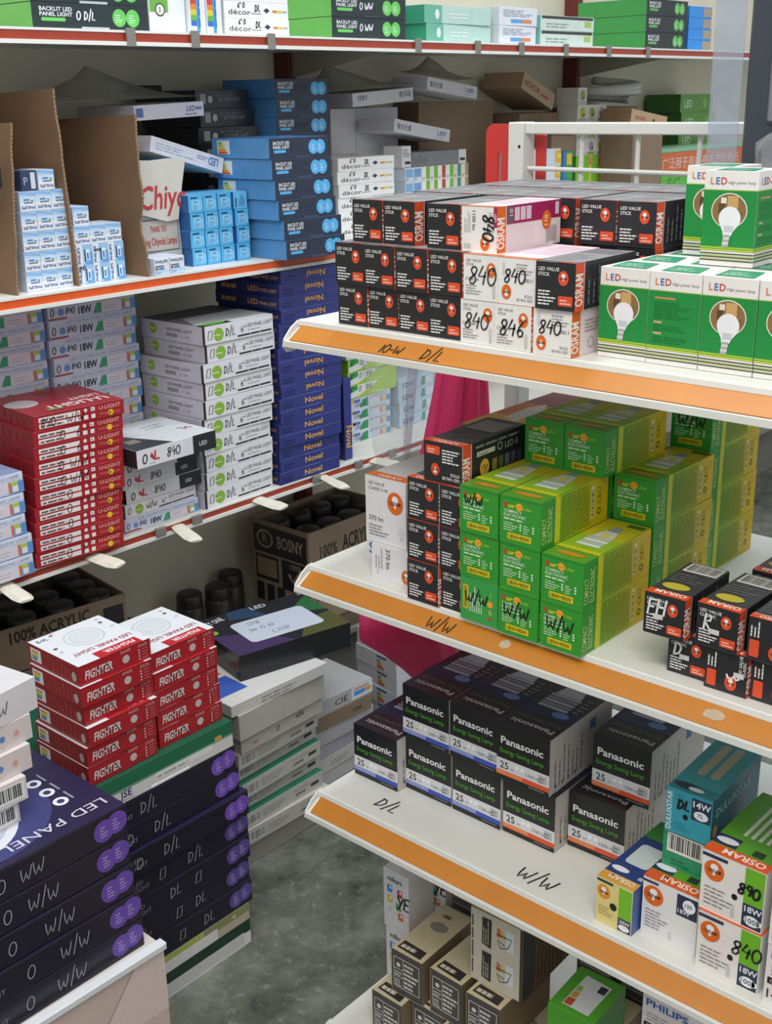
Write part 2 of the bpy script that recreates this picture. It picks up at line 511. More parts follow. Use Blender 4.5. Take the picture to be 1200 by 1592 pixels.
# dark tape marks on the panel under the top shelf
TAPE = mat('4b463f', 0.6, 0.2, 80)
for x, w in ((1.665, 0.10), (1.80, 0.075)):
    t = tag(link('tape_strip', box_mesh(x - w / 2, x + w / 2, 2.1478, 2.1498, 1.468 if x < 1.7 else 1.45, 1.484 if x < 1.7 else 1.462, 0.0004), m=TAPE),
            'dark tape strip stuck on the cream panel, %s one' % ('left' if x < 1.7 else 'right'), 'tape', 'tape strips on the rack panel')

# folded white tape tabs hanging off the lower shelf edge
for i, (x, y, dr, tilt) in enumerate(((0.975, 1.73, -6, 3), (1.155, 1.73, 8, -5), (1.352, 1.73, -14, 6), (1.565, 1.73, 5, -4), (1.758, 1.73, -5, 7), (1.925, 1.73, 12, -6))):
    bm = bmesh.new()
    # a pinched strip: thick folded front end, thin tail reaching under the boxes
    L0, w = 0.115, 0.017
    prof = [(0.05, 0.0035, 0.8), (0.02, 0.003, 0.9), (-0.02, 0.0035, 1.0), (-0.045, 0.006, 1.05), (-0.058, 0.005, 0.9), (-0.064, 0.002, 0.7)]
    rings = []
    for (py, th, ws) in prof:
        sag = -0.004 if py < -0.03 else 0.0
        rings.append([bm.verts.new((sx * w * ws + 0.002 * math.sin(py * 90), py, sag + sz * th)) for sx, sz in ((-1, 0), (-0.6, 1), (0.5, 1.2), (1, 0.2), (0.6, -0.8), (-0.5, -1))])
    for a, b in zip(rings, rings[1:]):
        for k in range(6):
            bm.faces.new((a[k], a[(k + 1) % 6], b[(k + 1) % 6], b[k]))
    bm.faces.new(rings[0]); bm.faces.new(rings[-1])
    o = link('tape_tab', bm_mesh(bm), m=mat('ded9c6', 0.55, 0.1, 120, 0, 0.4))
    o.location = (x, y + 0.008, 0.6705); o.rotation_euler = (math.radians(2 + tilt * .4), math.radians(tilt), math.radians(dr * .8))
    tag(o, 'folded white tape tab under the lower rack shelf, %s from the left' % (CNT[i] if i else 'first'), 'tape tab', 'tape tabs on the lower shelf edge')

# ------------------------------------------------------------------ gondola (right)
GW = mat('dcdcd6', 0.34, 0.05, 25.0)
GDECK = mat('dfe0da', 0.42, 0.05, 14.0)
GOR = mat('bc7620', 0.48, 0.12, 26.0)
gond = tag(empty('gondola_rack', (1.45, 0.4, 0)), 'off-white gondola rack with orange price strips holding lamp boxes on the right', 'shelving rack')
def gk(name, me, m):
    o = link(name, me, gond, m)
    o.matrix_parent_inverse = Matrix.Translation((-1.45, -0.4, 0))
    return o
Y0, Y1 = -0.25, 1.025
WR = {}
for si, s in enumerate((1.20, 0.883, 0.546, 0.148)):
    sh = gk('shelf', box_mesh(1.0, 1.46, Y0, Y1, s - 0.018, s, 0.0012), GDECK)
    sub('price_rail', prism_mesh([(1.004, s - 0.001), (0.999, s - 0.001), (0.998, s - 0.0065), (1.0015, s - 0.0070), (0.9775, s - 0.0215), (0.9715, s - 0.0215), (0.9715, s - 0.0285), (0.978, s - 0.0285), (1.004, s - 0.0150)], 'y', Y0, Y1 - 0.001), GW, sh)
    # orange ticket strip lying in the sloping rail
    sub('ticket_strip', prism_mesh([(1.0005, s - 0.0068), (0.9768, s - 0.0212), (0.9762, s - 0.0203), (0.9997, s - 0.0058)], 'y', Y0, Y1 - 0.006), GOR, sh)
    sub('rail_end_cap', prism_mesh([(1.006, s), (0.998, s - 0.001), (0.986, s - 0.008), (0.974, s - 0.020), (0.972, s - 0.029), (0.978, s - 0.036), (0.990, s - 0.036), (1.006, s - 0.022)], 'y', Y1 - 0.0012, Y1 + 0.0015), GW, sh)
    sub('end_flange', box_mesh(1.004, 1.455, Y1 - 0.003, Y1, s - 0.032, s - 0.018, 0), GW, sh)
    WR[si] = (sh, s)
# pen marks on the strips and decks
def strip_writing(si, txt, yl, size):
    sh, s = WR[si]
    p = Print(0.2, 0.022)
    p.H('2a1a10', txt, 0, 0.1, size, 0.07)
    me = p.mesh()
    a = Vector((0.9997 - 0.9762, 0, -0.0058 + 0.0203)).normalized()
    u = Vector((0, -1, 0)); n = u.cross(a)
    org = Vector((0.9762, yl, s - 0.0203)) + n * 0.0004
    o = link('pen_mark', me, sh)
    o.matrix_local = Matrix(((u.x, a.x, n.x, org.x), (u.y, a.y, n.y, org.y), (u.z, a.z, n.z, org.z), (0, 0, 0, 1)))
def deck_writing(si, txt, x, yl, size, rz=0):
    sh, s = WR[si]
    p = Print(0.1, 0.05)
    p.H('1d1d20', txt, 0, 0, size, 0.045)
    o = link('pen_mark', p.mesh(), sh)
    o.matrix_local = Matrix.Translation((x, yl, s + 0.0003)) @ Matrix.Rotation(math.radians(-90 + rz), 4, 'Z')
strip_writing(0, '10-W', 0.880, 0.62); strip_writing(0, 'D/L', 0.820, 0.75)
strip_writing(1, 'W/W', 0.815, 0.75)
deck_writing(2, 'D/L', 1.022, 0.944, 0.42); deck_writing(2, 'W/W', 1.018, 0.708, 0.46)
# worn sticker residue on the second strip
sh, s = WR[1]
bm = bmesh.new()
pts = [(random.uniform(0.75, 1.1) * 0.013 * math.cos(t * 0.45), random.uniform(0.7, 1.05) * 0.0075 * math.sin(t * 0.45)) for t in range(14)]
a = Vector((0.0235, 0, 0.0145)).normalized()
for yy in (0.452, 0.705):
    bm = bmesh.new()
    bm.faces.new([bm.verts.new(Vector((0.988, yy, s - 0.0131)) + Vector((0, -q[0], 0)) * (1 if yy < 0.6 else 0.6) + a * q[1] + Vector((-0.0145, 0, 0.0235)).normalized() * 0.0004) for q in pts])
    sub('sticker_residue', bm_mesh(bm), mat('b7a58c', 0.7, 0.25, 300), sh)
# uprights and the open grid above the top shelf
for y in (1.008, 0.1):
    gk('upright', box_mesh(1.435, 1.465, y, y + 0.026, 0.0, 1.4145, 0.0015), GW)
gk('top_bar', box_mesh(1.440, 1.460, 0.126, 1.008, 1.3985, 1.4140, 0.0015), GW)
gk('grid_rod', tube_mesh([(1.45, 0.126, 1.346), (1.45, 1.010, 1.352)], 0.0032, 8), GW)
for y in (0.923, 0.836, 0.747, 0.66, 0.57):
    gk('grid_rod', tube_mesh([(1.4535, y, 1.202), (1.4535, y, 1.3985)], 0.0034, 8), GW)
gk('slot_hole', tube_mesh([(1.4345, 1.014, 1.382), (1.436, 1.014, 1.382)], 0.0022, 10), mat('151515', 0.8, 0))
gk('base_plinth', box_mesh(1.02, 1.46, Y0, Y1 - 0.01, 0.0, 0.12, 0.002), GW)

# red slotted end card on the gondola's rear corner
bm = bmesh.new()
def rect_with_slots():
    o = []
    return o
y0, y1, z0, z1 = 1.036, 1.082, 1.20, 1.412
bmc = bmesh.new()
ys = [y0, 1.055, 1.0615, y1]; zs = [z0, 1.222, 1.262, 1.330, 1.372, z1 - 0.012, z1]
def q4(a, b, c, d_):
    vv = [bmc.verts.new((1.448, yy, zz)) for yy, zz in ((a, c), (b, c), (b, d_), (a, d_))]
    bmc.faces.new(vv)
for i in range(3):
    for j in range(5):
        if i == 1 and j in (1, 3): continue
        q4(ys[i], ys[i + 1], zs[j], zs[j + 1])
bmc.faces.new([bmc.verts.new((1.448, yy, zz)) for yy, zz in ((y0, zs[5]), (y1, zs[5]), (y1 - 0.003, z1 - 0.005), (y1 - 0.011, z1), (y0, z1))])
bmesh.ops.remove_doubles(bmc, verts=bmc.verts, dist=1e-5)
r = bmesh.ops.extrude_face_region(bmc, geom=bmc.faces[:])
bmesh.ops.translate(bmc, verts=[v for v in r['geom'] if isinstance(v, bmesh.types.BMVert)], vec=(0.006, 0, 0))
bm.free()
gk('end_card', bm_mesh(bmc), mat('cf3a35', 0.4, 0.08, 40))
gk('end_card_flange', box_mesh(1.466, 1.472, 0.992, 1.008, 1.20, 1.397, 0.0008), mat('cf3a35', 0.4, 0.08, 40))

# ------------------------------------------------------------------ carton kinds on the gondola
OR = 'e2512a'; BLK = '26262a'; WH = 'ecebe8'
def osram_mark(p, u, v, r, c=OR, up=1, ry=None):
    p.E(c, u, v, r, ry or r * 1.25)
    p.bulb(u, v + 0.02 * up, r * .92, 'f2f2f0', 'f2f2f0', up)
    p.T('3a2a28', 'OSRAM', u, v - .03, .05 if r < .15 else .06, bold=.02, w=1.35 * r * p.h, layer=3, al='C')
def stick_end(p, t2='STICK'):
    p.T(WH, 'LED VALUE', .07, .82, .075, bold=.012); p.T(WH, t2, .07, .71, .075, bold=.012)
    osram_mark(p, .70, .68, .125)
    p.M(WH, .07, .10, .52, .44, 5, .48)
    p.RR(OR, .58, .10, .94, .31, .03); p.M('f6d9cc', .63, .14, .9, .27, 2, .4)
    p.K('3c3c40', [(0.03 * p.w, .955 * p.h), (.97 * p.w, .955 * p.h)], .012, 1)
def stick_side(p):
    p.R(OR, 0, 0, .135, 1); p.R('f3e6df', .135, 0, .142, 1); p.R('f3e6df', 0, 0, .006, 1, 1)
    p.T('f8f2ec', 'OSRAM', .112, .07, .30, rot=90, bold=.02, w=p.h * .62)
    p.R('d9d5bd', .22, .62, .50, .74, 1); p.M('55524a', .24, .64, .48, .72, 2, .4)
    p.ring('cfcfcc', .58, .70, .10, .02); p.T('b9b9b6', 'LED 8', .66, .60, .16)
    p.E('e7b53a', .34, .30, .19, .22); p.K('332a10', [(.30 * p.w, .30 * p.h), (.325 * p.w, .38 * p.h), (.345 * p.w, .24 * p.h), (.38 * p.w, .36 * p.h)], .03)
    for i, c in enumerate(('9a8d4d', '5f6f45', '6f7478', '585f64', '4f565c')):
        p.R(c, .46 + .10 * i, .14, .535 + .10 * i, .44, 1)
    p.M('8f8f90', .2, .84, .9, .94, 1)
def stick_side_plain(p):
    p.R(OR, 0, 0, .135, 1); p.R('f3e6df', .135, 0, .142, 1)
    p.T('f8f2ec', 'OSRAM', .112, .10, .30, rot=90, bold=.02, w=p.h * .68)
    p.MV('6e6e72', .2, .1, .92, .9, 9, .35)
def stick_top(p):
    p.R(OR, 0, 0, 1, .10); p.R('f3e6df', 0, .10, 1, .107)
    p.T('f8f2ec', 'OSRAM', .5, .022, .05, bold=.02, w=p.w * .62, al='C')
    p.M('6b6b70', .08, .16, .6, .5, 6, .4); p.R('8a8a8c', .12, .55, .9, .9, 1)
def stick_top_dull(p):
    p.R(OR, .55, 0, .95, .035); p.R('d9d4d0', 0, 0, 1, .006)
    p.R('8d8b8b', .0, .06, 1, .97, 0); p.M('77767a', .1, .15, .9, .6, 6, .4, 1); p.R('6f7076', .07, .66, .93, .93, 1)
D_ST = (.120, .0460, .0470)
stick = Kind('bulb_box', D_ST, BLK, BLK, BLK, '57565a', 'nx', .38, {'nx': stick_end, 'ny': stick_side_plain, 'pzx': stick_top_dull})
D_ST2 = (.120, .0475, .0505)
stick2 = Kind('bulb_box', D_ST2, BLK, BLK, BLK, '3a3a3e', 'nx', .38, {'nx': stick_end, 'ny': stick_side, 'pzx': stick_top})
def flip_end(p):      # the same end panel, upside down
    p.RR(OR, .06, .69, .42, .90, .03); p.M('f6d9cc', .1, .73, .38, .86, 2, .4)
    osram_mark(p, .30, .32, .125, up=-1)
    p.M(WH, .48, .52, .93, .88, 5, .48)
    p.T(WH, 'LED VALUE', .93, .18, .075, rot=180, bold=.012); p.T(WH, 'STICK', .93, .29, .075, rot=180, bold=.012)
stick_flip = Kind('bulb_box', (.125, .0545, .0475), BLK, BLK, BLK, '3a3a3e', 'nx', .38, {'nx': flip_end, 'ny': stick_side, 'pzx': stick_top})

OG = 'e06a22'
def wstick_end(p):
    p.T('55555a', 'LED VALUE', .08, .84, .06); p.T('55555a', 'STICK', .08, .75, .06)
    osram_mark(p, .78, .68, .13, OG)
    p.T('3a3a3e', '1100 lm', .07, .42, .085); p.M('9a9a9c', .07, .12, .52, .36, 4, .4)
    p.RR('c9c9c8', .82, .10, .90, .38, .03); p.R('b5b5b5', .835, .06, .885, .11, 1)
def wstick_flip(p):
    osram_mark(p, .22, .26, .13, OG, -1)
    p.T('55555a', 'LED VALUE', .92, .14, .06, rot=180); p.T('55555a', 'STICK', .92, .23, .06, rot=180)
    p.T('3a3a3e', '1100', .93, .58, .085, rot=180); p.M('9a9a9c', .48, .66, .93, .92, 4, .4)
    p.RR('d0d0ce', .10, .62, .18, .90, .03)
def wstick_rot(p):      # lettering turned a quarter
    p.T('55555a', 'OSRAM LED', .86, .88, .06, rot=-90); p.T('55555a', 'STICK', .77, .88, .06, rot=-90)
    p.T('3a3a3e', '1100 lm', .30, .90, .10, rot=-90); p.MV('9a9a9c', .08, .42, .28, .9, 4, .35)
    osram_mark(p, .66, .20, .13, OG); p.RR('c9c9c8', .06, .08, .26, .18, .03)
    p.R('a31c56', .90, .56, 1, 1, 0); p.T('f4e6ea', 'LED', .975, .68, .075, rot=90, bold=.015)
def wstick_side(p):
    p.R(OG, 0, 0, .13, 1); p.R('f6e4da', .13, 0, .137, 1)
    p.T('f8f2ec', 'OSRAM', .105, .08, .28, rot=90, bold=.02, w=p.h * .68)
    p.R('a31c56', .14, .60, 1, 1); p.R('6d5a66', .145, .62, .245, .98, 1); p.T('efe4e6', '10', .235, .78, .14, rot=90)
    for i in range(3): p.R('d8c6cf', .26 + .09 * i, .66, .335 + .09 * i, .95, 1)
    p.R('d8c6cf', .9, .68, .96, .96, 1)
    p.R('e4d3d5', .14, .0, .56, .58, 0); p.R('ecdcde', .56, .05, .74, .58, 0); p.R('b9aeb0', .76, .06, .80, .46, 1)
    for i in range(5): p.R('9d9497', .80 + .028 * i, .08, .815 + .028 * i, .44, 1)
    p.E(OG, .76, .58, .19, .22, 2); p.T('f8e8e0', '110', .775, .46, .13, rot=90, bold=.01, layer=3)
def wstick_side2(p):
    p.R(OG, 0, 0, .13, 1); p.T('f8f2ec', 'OSRAM', .105, .08, .28, rot=90, bold=.02, w=p.h * .68)
    p.ring('8a8488', .30, .25, .12, .015); p.M('9a9296', .2, .5, .9, .8, 4, .35)
def wstick_top(p):
    p.R(OG, 0, 0, 1, .08); p.R('e6cfd0', 0, .08, 1, 1, 0); p.R('c7b2bb', .08, .3, .92, .9, 1)
wst = [Kind('bulb_box', D_ST, WH, WH, 'e6dcdb', 'ddd0d0', 'nx', .4, {'nx': f, 'ny': s_, 'pzx': wstick_top}) for f, s_ in ((wstick_end, wstick_side), (wstick_flip, wstick_side2), (wstick_rot, wstick_side))]

# ---- white and green bulb boxes
GRN = '18893c'
def led_front(p):
    p.R(GRN, 0, .16, 1, .79); p.R('7fae2c', 0, .79, 1, .80, 1); p.R('9fc037', 0, .185, 1, .205, 1); p.R('d8cf3b', 0, .165, 1, .178, 1)
    for i, c in enumerate(('2d2f2c', 'c9d179', '2d2f2c', 'b9c86a', '2d2f2c')): p.R(c, 0, .055 + .018 * i, 1, .066 + .018 * i, 1)
    p.T('d9822b', 'L', .12, .855, .075, bold=.01); p.T('2f62ad', 'E', .22, .855, .075, bold=.01); p.T('c03a32', 'D', .315, .855, .075, bold=.01)
    p.T('77777a', 'High power lamp', .45, .862, .032, shear=.2)
def led_photo(p):
    led_front(p)
    p.E('f1efe8', .50, .585, .205, .185, 1); p.E('8a6a3e', .50, .585, .195, .175, 2)
    p.R('c9a266', .46, .60, .66, .74, 3); p.R('5b4327', .30, .56, .42, .66, 3); p.R('e2dccd', .34, .66, .44, .72, 3); p.R('7a5530', .62, .50, .74, .58, 3)
    cx, cy, R = .52 * p.w, .505 * p.h, .125 * p.h
    g = arc(cx, cy, R, R, -35, 215, 16) + [(cx - .55 * R, cy - 1.15 * R), (cx - .5 * R, cy - 1.5 * R), (cx + .18 * R, cy - 1.5 * R), (cx + .45 * R, cy - 1.0 * R)]
    p._add(g, [tuple(range(len(g)))], 'e9eaee', 4)
    p.R('b9bcc4', .40, .42, .62, .425, 5); p.R('c6c8cf', .43, .36, .60, .42, 5)
    for i in range(5): p.R(('a9a8a4', 'd0cfca')[i % 2], .405 + .006 * i, .205 + .026 * i, .525 + .006 * i, .231 + .026 * i, 5)
def led_text(p):
    led_front(p)
    p.R('c98a5a', .12, .71, .52, .73, 1); p.M('0f6a2b', .12, .50, .85, .69, 8, .4)
    p.R('d9a87e', .12, .45, .28, .47, 1); p.M('0f6a2b', .12, .37, .85, .44, 3, .4); p.R('d9a87e', .12, .33, .28, .35, 1); p.M('0f6a2b', .12, .24, .8, .32, 3, .4)
def led_lid(p):
    p.poly('2f8f68', [(.14, .12), (.86, .12), (.70, .88), (.05, .88)], 1); p.M('d5e6da', .2, .3, .7, .7, 3, .3)
D_G = (.0545, .0545, .0895)
led = [Kind('bulb_box', D_G, 'e9e6e2', 'e9e6e2', 'e9e6e2', 'eceae6', 'pz', .32, {'nx': f, 'ny': g, 'pzx': led_lid}) for f, g in ((led_photo, led_text), (led_text, led_photo))]

# ---- green and yellow compact lamp boxes
EG = '33962f'; EY = 'd6bf1f'
def euro_logo(p, u, v, k=1.0):
    p.T('c8492c', 'E', u, v, .10 * k, bold=.03, w=.09 * p.w * k); p.T('e6d23a', 'ur', u + .10 * k, v, .095 * k, bold=.025, w=.17 * p.w * k, shear=.15)
    p.E('f0a825', u + .375 * k, v + .045 * k, .085 * k, .08 * k, 2); p.K('c67f1c', [((u + .30 * k) * p.w, (v + .045 * k) * p.h), ((u + .45 * k) * p.w, (v + .045 * k) * p.h)], .012, 3)
    p.T('9ccf3e', 'Lite', u + .47 * k, v, .08 * k, bold=.01, w=.20 * p.w * k)
def euro_end(p):
    euro_logo(p, .10, .76)
    p.T('d6ead0', 'COMPACT', .10, .655, .065, bold=.012); p.T('d6ead0', 'ELECTRONIC', .10, .57, .065, bold=.012); p.M('c9e6c0', .10, .50, .78, .56, 1, .6)
    p.M('bfe0b4', .10, .27, .46, .47, 4, .45); p.M('bfe0b4', .58, .27, .74, .47, 4, .45)
    for i in range(3):
        p.R('e8efe4', .49, .42 - .055 * i, .53, .455 - .055 * i, 2); p.R('e8efe4', .80, .42 - .055 * i, .84, .455 - .055 * i, 2)
    p.R(EY, .20, .09, .78, .23, 1); p.T('4b5a12', '18W=90W', .235, .115, .085, bold=.02, w=.5 * p.w)
    p.K('2a7a28', [(0, .955 * p.h), (p.w, .955 * p.h)], .01, 1)
def euro_end_rot(p):
    p.R(EY, .08, .25, .22, .80, 1); p.T('4b5a12', '18W=90W', .185, .28, .085, rot=90, bold=.02, w=.5 * p.h)
    p.MV('d6ead0', .26, .22, .62, .82, 6, .4)
    p.T('c8492c', 'E', .84, .15, .1, rot=90, bold=.03); p.T('e6d23a', 'ur', .84, .26, .1, rot=90, bold=.02); p.E('f0a825', .80, .50, .075); p.T('9ccf3e', 'Lite', .84, .60, .08, rot=90)
def euro_side(p):
    # green fading to yellow in printed steps, with a dark mesh pattern
    for i in range(10):
        a = i / 9.0
        c = tuple(int(round(x + (y - x) * a)) for x, y in zip((0x86, 0xb2, 0x22), (0xe2, 0xbd, 0x10)))
        p.R('%02x%02x%02x' % c, .27 + .073 * i, 0, .27 + .073 * (i + 1), 1)
    p.R('c7c91e', .20, 0, .27, 1)
    p.T('bfe08a', 'COMPACT', .075, .1, .16, rot=90, bold=.01, w=.55 * p.h); p.T('bfe08a', 'ELECTRONIC', .155, .1, .16, rot=90, bold=.01, w=.72 * p.h)
    for i in range(15): p.R('4f6a14', .285, .05 + .062 * i, .73 - .004 * i, .064 + .062 * i, 1)
    for i in range(18):
        u = .29 + .024 * i
        p.R('4f6a14', u, .05 if i % 2 else .12, u + .0045, .92 if i % 3 else .80, 1.5)
    p.R('e3d9a0', .735, .16, .785, .86, 2)
    for i in range(12): p.R('6b5a20', .742, .2 + .05 * i, .778, .2 + .05 * i + (.02 if i % 3 else .035), 3)
    p.ring('3a3a10', .865, .25, .075, .028, 2); p.T('3a3a10', 'CE', .89, .42, .13, rot=90); p.ring('8a8a3a', .86, .72, .07, .02, 2); p.ring('b9ae5a', .94, .80, .07, .02, 2)
def euro_top(p):
    p.R('8db52a', 0, .26, 1, .55); p.R('bdb322', 0, .55, 1, 1); p.R('c2c522', 0, .20, 1, .26, 1)
    p.E('cc8a2a', .5, .11, .13, .035, 1)
    # spiral lamp picture
    for i in range(4): p.RR('dfe3e2' if i % 2 == 0 else 'b9c0bd', .22, .34 + .055 * i, .78, .385 + .055 * i, .02, 2)
    p.poly('c9d0cd', [(.26, .56), (.74, .56), (.66, .72), (.34, .72)], 2); p.R('e0c85a', .42, .57, .58, .66, 3); p.poly('8f979a', [(.36, .72), (.64, .72), (.60, .84), (.40, .84)], 2)
    p.R('3b6a1c', .55, .90, .95, .97, 2)
D_E = (.1365, .0530, .0538)
euro = Kind('compact_lamp_box', D_E, EG, EG, EG, '5d9c2c', 'nx', .36, {'nx': euro_end, 'ny': euro_side, 'pzx': euro_top})
euro_r = Kind('compact_lamp_box', D_E, EG, '3b9f4b', EG, '5d9c2c', 'nx', .36, {'nx': euro_end_rot, 'ny': euro_side, 'pzx': euro_top})

# ---- white globe bulb boxes, tall and lying
def classic(p):
    p.T('55555a', 'LED VALUE', .08, .88, .045); p.T('55555a', 'CLASSIC A 40', .08, .80, .045)
    osram_mark(p, .74, .66, .15, OG, ry=.17); p.T('3a3a3e', '370 lm', .08, .33, .075); p.M('8a8a8c', .08, .10, .58, .29, 4, .4)
    p.bulb(.88, .2, .14, 'd5d5d4', 'c5c5c4')
def classic_lying(p):
    p.T('3a3a3e', '370 lm', .30, .93, .16, rot=-90); p.MV('9a9a9c', .08, .3, .26, .9, 3, .35)
    p.T('55555a', 'CLASSIC A 40', .80, .92, .08, rot=-90); osram_mark(p, .72, .25, .17, OG); p.bulb(.12, .2, .14, 'd5d5d4', 'c5c5c4', -1)
def cl_top(p): p.R(OG, 0, .02, 1, .17); p.T('f4ddd2', 'OSRAM', .5, .05, .06, bold=.02, al='C', w=.55 * p.w)
k_cl = Kind('bulb_box', (.11, .065, .0850), WH, 'e4e2e6', WH, 'c8c7c8', 'nx', .42, {'nx': classic, 'pzx': cl_top})
k_cl2 = Kind('bulb_box', (.045, .0775, .0440), WH, 'e4e2e6', WH, 'd8d6d6', 'nx', .42, {'nx': classic_lying})
k_cl3 = Kind('bulb_box', (.06, .078, .0440), WH, 'e4e2e6', WH, 'd8d6d6', 'nx', .42, {'nx': lambda p: p.T('2f6fb5', 'S', .06, .12, .35, bold=.02) and p.E('e0a070', .12, .68, .14)})
# flat orange-topped carton at the back of the second shelf
def orange_top(p):
    p.R('c9762f', 0, 0, 1, 1); p.R('d5a63c', 0, 0, .3, 1, 1); p.poly('d8d4cc', [(.2, .3), (.5, .35), (.62, .55), (.5, .7), (.25, .65)], 2); p.R('8f4a52', .6, 0, 1, 1, 1)
k_ot = Kind('lamp_box', (.24, .075, .045), '8c6a5a', '97766a', '8c6a5a', 'b5713a', 'nx', .4, {'pz': orange_top})

# ---- black energy saving lamp boxes
def pana(c1, c2):
    def f(p):
        p.T('eeeeee', 'Panasonic', .08, .655, .125, bold=.022, w=.80 * p.w)
        p.T('55b02f', 'Energy Saving Lamp', .07, .49, .085, w=.82 * p.w)
        p.R('dcdcdf', 0, .17, 1, .38); p.T('2c2c30', '25', .07, .21, .125, bold=.01); p.T('7c7c80', 'W', .27, .21, .05)
        p.bulb(.40, .285, .075, 'f5f5f5', 'bdbdbd'); p.bulb(.50, .285, .075, 'f5f5f5', 'bdbdbd')
        p.T('55555a', '1500 lm', .57, .22, .06); p.R('b9b9bc', .80, .20, .96, .34, 1); p.M('6a6a70', .81, .21, .95, .33, 2, .4)
        p.R(c1, 0, .085, 1, .17, 1); p.R(c2, 0, .10, .5, .17, 2)
        p.R('8a8a8c', .62, .045, .92, .06, 1)
    return f
def pana_top(p):
    p.T('c9c9cc', 'Panasonic', .90, .085, .085, rot=0, bold=.02, w=.80 * p.w, al='R') if False else p.T('b9b6b8', 'Panasonic', .92, .14, .065, rot=180, bold=.02, w=.80 * p.w)
    p.T('5a7a4a', 'Energy Saving Lamp', .92, .23, .035, rot=180, w=.8 * p.w)
    p.poly('1d2a4a', [(.0, .30), (1, .30), (1, .52), (0, .52)], 0); p.E('5f7fb8', .7, .40, .08, .05, 1)
    # spiral lamp picture
    for i in range(5): p.RR('a9a9b4' if i % 2 == 0 else '8a8a96', .18, .46 + .055 * i, .74, .505 + .055 * i, .02, 2)
    p.poly('b4b4be', [(.22, .73), (.7, .73), (.62, .95), (.3, .95)], 2); p.M('7f7f88', .8, .5, .95, .8, 5, .4)
def pana_side(p):
    p.R('cdc6c0', .02, .03, .98, .97); p.MV('8a8480', .08, .1, .55, .8, 7, .3); p.R('4f7fae', .62, .68, .72, .86, 1)
    for i in range(4): p.E('55504c', .10 + .10 * i, .12, .02, .035, 2)
D_P = (.150, .0790, .0805)
pana_b = Kind('lamp_box', D_P, '202024', '1f2022', 'cdc6c0', '26232a', 'nx', .33, {'nx': pana('3b55b5', '8f9bd0'), 'ny': pana_side, 'pzx': pana_top})
pana_r = Kind('lamp_box', D_P, '202024', '1f2022', 'cdc6c0', '26232a', 'nx', .33, {'nx': pana('e0552f', 'e88a5a'), 'ny': pana_side, 'pzx': pana_top})

# ---- orange and white stick lamp boxes at the right end of the third shelf
NAVY = '2b3550'
def watt(p, u, v, a, b, s=1.0):
    p.T('e8eaf0', a, u, v + .13, .10 * s, bold=.02); p.E('f0f2f4', u + .13, v, .12 * s, .085 * s, 2); p.poly('f0f2f4', [(u + .2, v + .05), (u + .28, v + .035), (u + .28, v - .035), (u + .2, v - .05)], 2)
    p.T('2b3550', b, u + .03, v - .04, .085 * s, bold=.01, layer=3, w=.16 * p.w)
def dulux(p, mark=OG, base=None):
    osram_mark(p, .20, .70, .155, mark, ry=.17); p.R(NAVY, .0, .90, .40, .955, 1)
    p.M('8b8b8e', .07, .12, .55, .46, 5, .35); p.E('1a1a1a', .545, .42, .045, .05, 2)
    p.R('6fb52a', .68, .40, .985, .98); p.R(NAVY, .68, .02, .985, .40)
    watt(p, .71, .14, '18W', '100')
    p.RR('c9c9c8', .50, .06, .56, .24, .02)
def dulux_top(p):
    p.R('df5a26', 0, 0, 1, .12); p.T('f6e6da', 'OSRAM', .92, .10, .07, rot=180, bold=.02, w=.66 * p.w); p.R('5ba02a', 0, .12, 1, 1); p.R(NAVY, .0, .13, .38, .27, 1); p.E('e8eaf0', .2, .2, .09, .04, 2); p.R('2c3a2c', .62, .14, .8, .22, 1)
    for i in range(4): p.R('d5e0cc', .30 + .12 * i, .34, .36 + .12 * i, .86, 1)
k_dx = Kind('lamp_box', (.14, .0715, .0740), WH, 'eae4e0', WH, '5ba02a', 'nx', .36, {'nx': dulux, 'pzx': dulux_top})
def dulux_y(p):
    p.R('e6d48a', 0, 0, .62, 1); osram_mark(p, .20, .70, .14, 'e0962c', ry=.155); p.R(NAVY, .0, .90, .45, .955, 1)
    p.M('9a8f5a', .07, .2, .5, .42, 4, .35); p.E('1a1a1a', .48, .46, .075, .08, 2)
    p.R('79c02c', .62, .30, .98, .95); p.R(NAVY, .62, .02, .98, .30); p.T('e8eaf0', '20W', .66, .19, .08, bold=.02); p.E('f0f2f4', .8, .11, .12, .065, 2)
def dulux_y_top(p):
    p.R('d9a040', 0, 0, 1, .11); p.T('f6e6da', 'OSRAM', .92, .095, .06, rot=180, bold=.02, w=.7 * p.w); p.R('28407a', 0, .11, 1, 1); p.E('e8eaf0', .3, .19, .08, .035, 2)
    p.RR('c9d5d5', .18, .30, .82, .62, .04, 1); p.R('3d8a3a', .0, .72, 1, 1, 1); p.M('c9d0e0', .84, .15, .98, .7, 4, .3)
k_dy = Kind('lamp_box', (.14, .0470, .0615), 'e6dcb0', 'e9e0bc', '3a5a9a', '28407a', 'nx', .36, {'nx': dulux_y, 'pzx': dulux_y_top})
def dulux_w(p):
    osram_mark(p, .20, .72, .16, OG, ry=.17); p.R(NAVY, .0, .92, .28, .96, 1); p.R(NAVY, .62, .58, .99, .94); p.E('f0f2f4', .84, .79, .10, .11, 2); p.T('2b3550', '100', .765, .76, .075, bold=.01, layer=3, w=.13 * p.w); p.T('e8eaf0', '18W', .645, .63, .075, bold=.01)
    p.M('8b8b8e', .07, .16, .5, .50, 6, .35); p.RR('cfcfce', .50, .08, .56, .22, .02)
k_dw = Kind('lamp_box', (.14, .0675, .0760), WH, 'e8e4e4', WH, '5ba02a', 'nx', .36, {'nx': dulux_w, 'pzx': dulux_top})
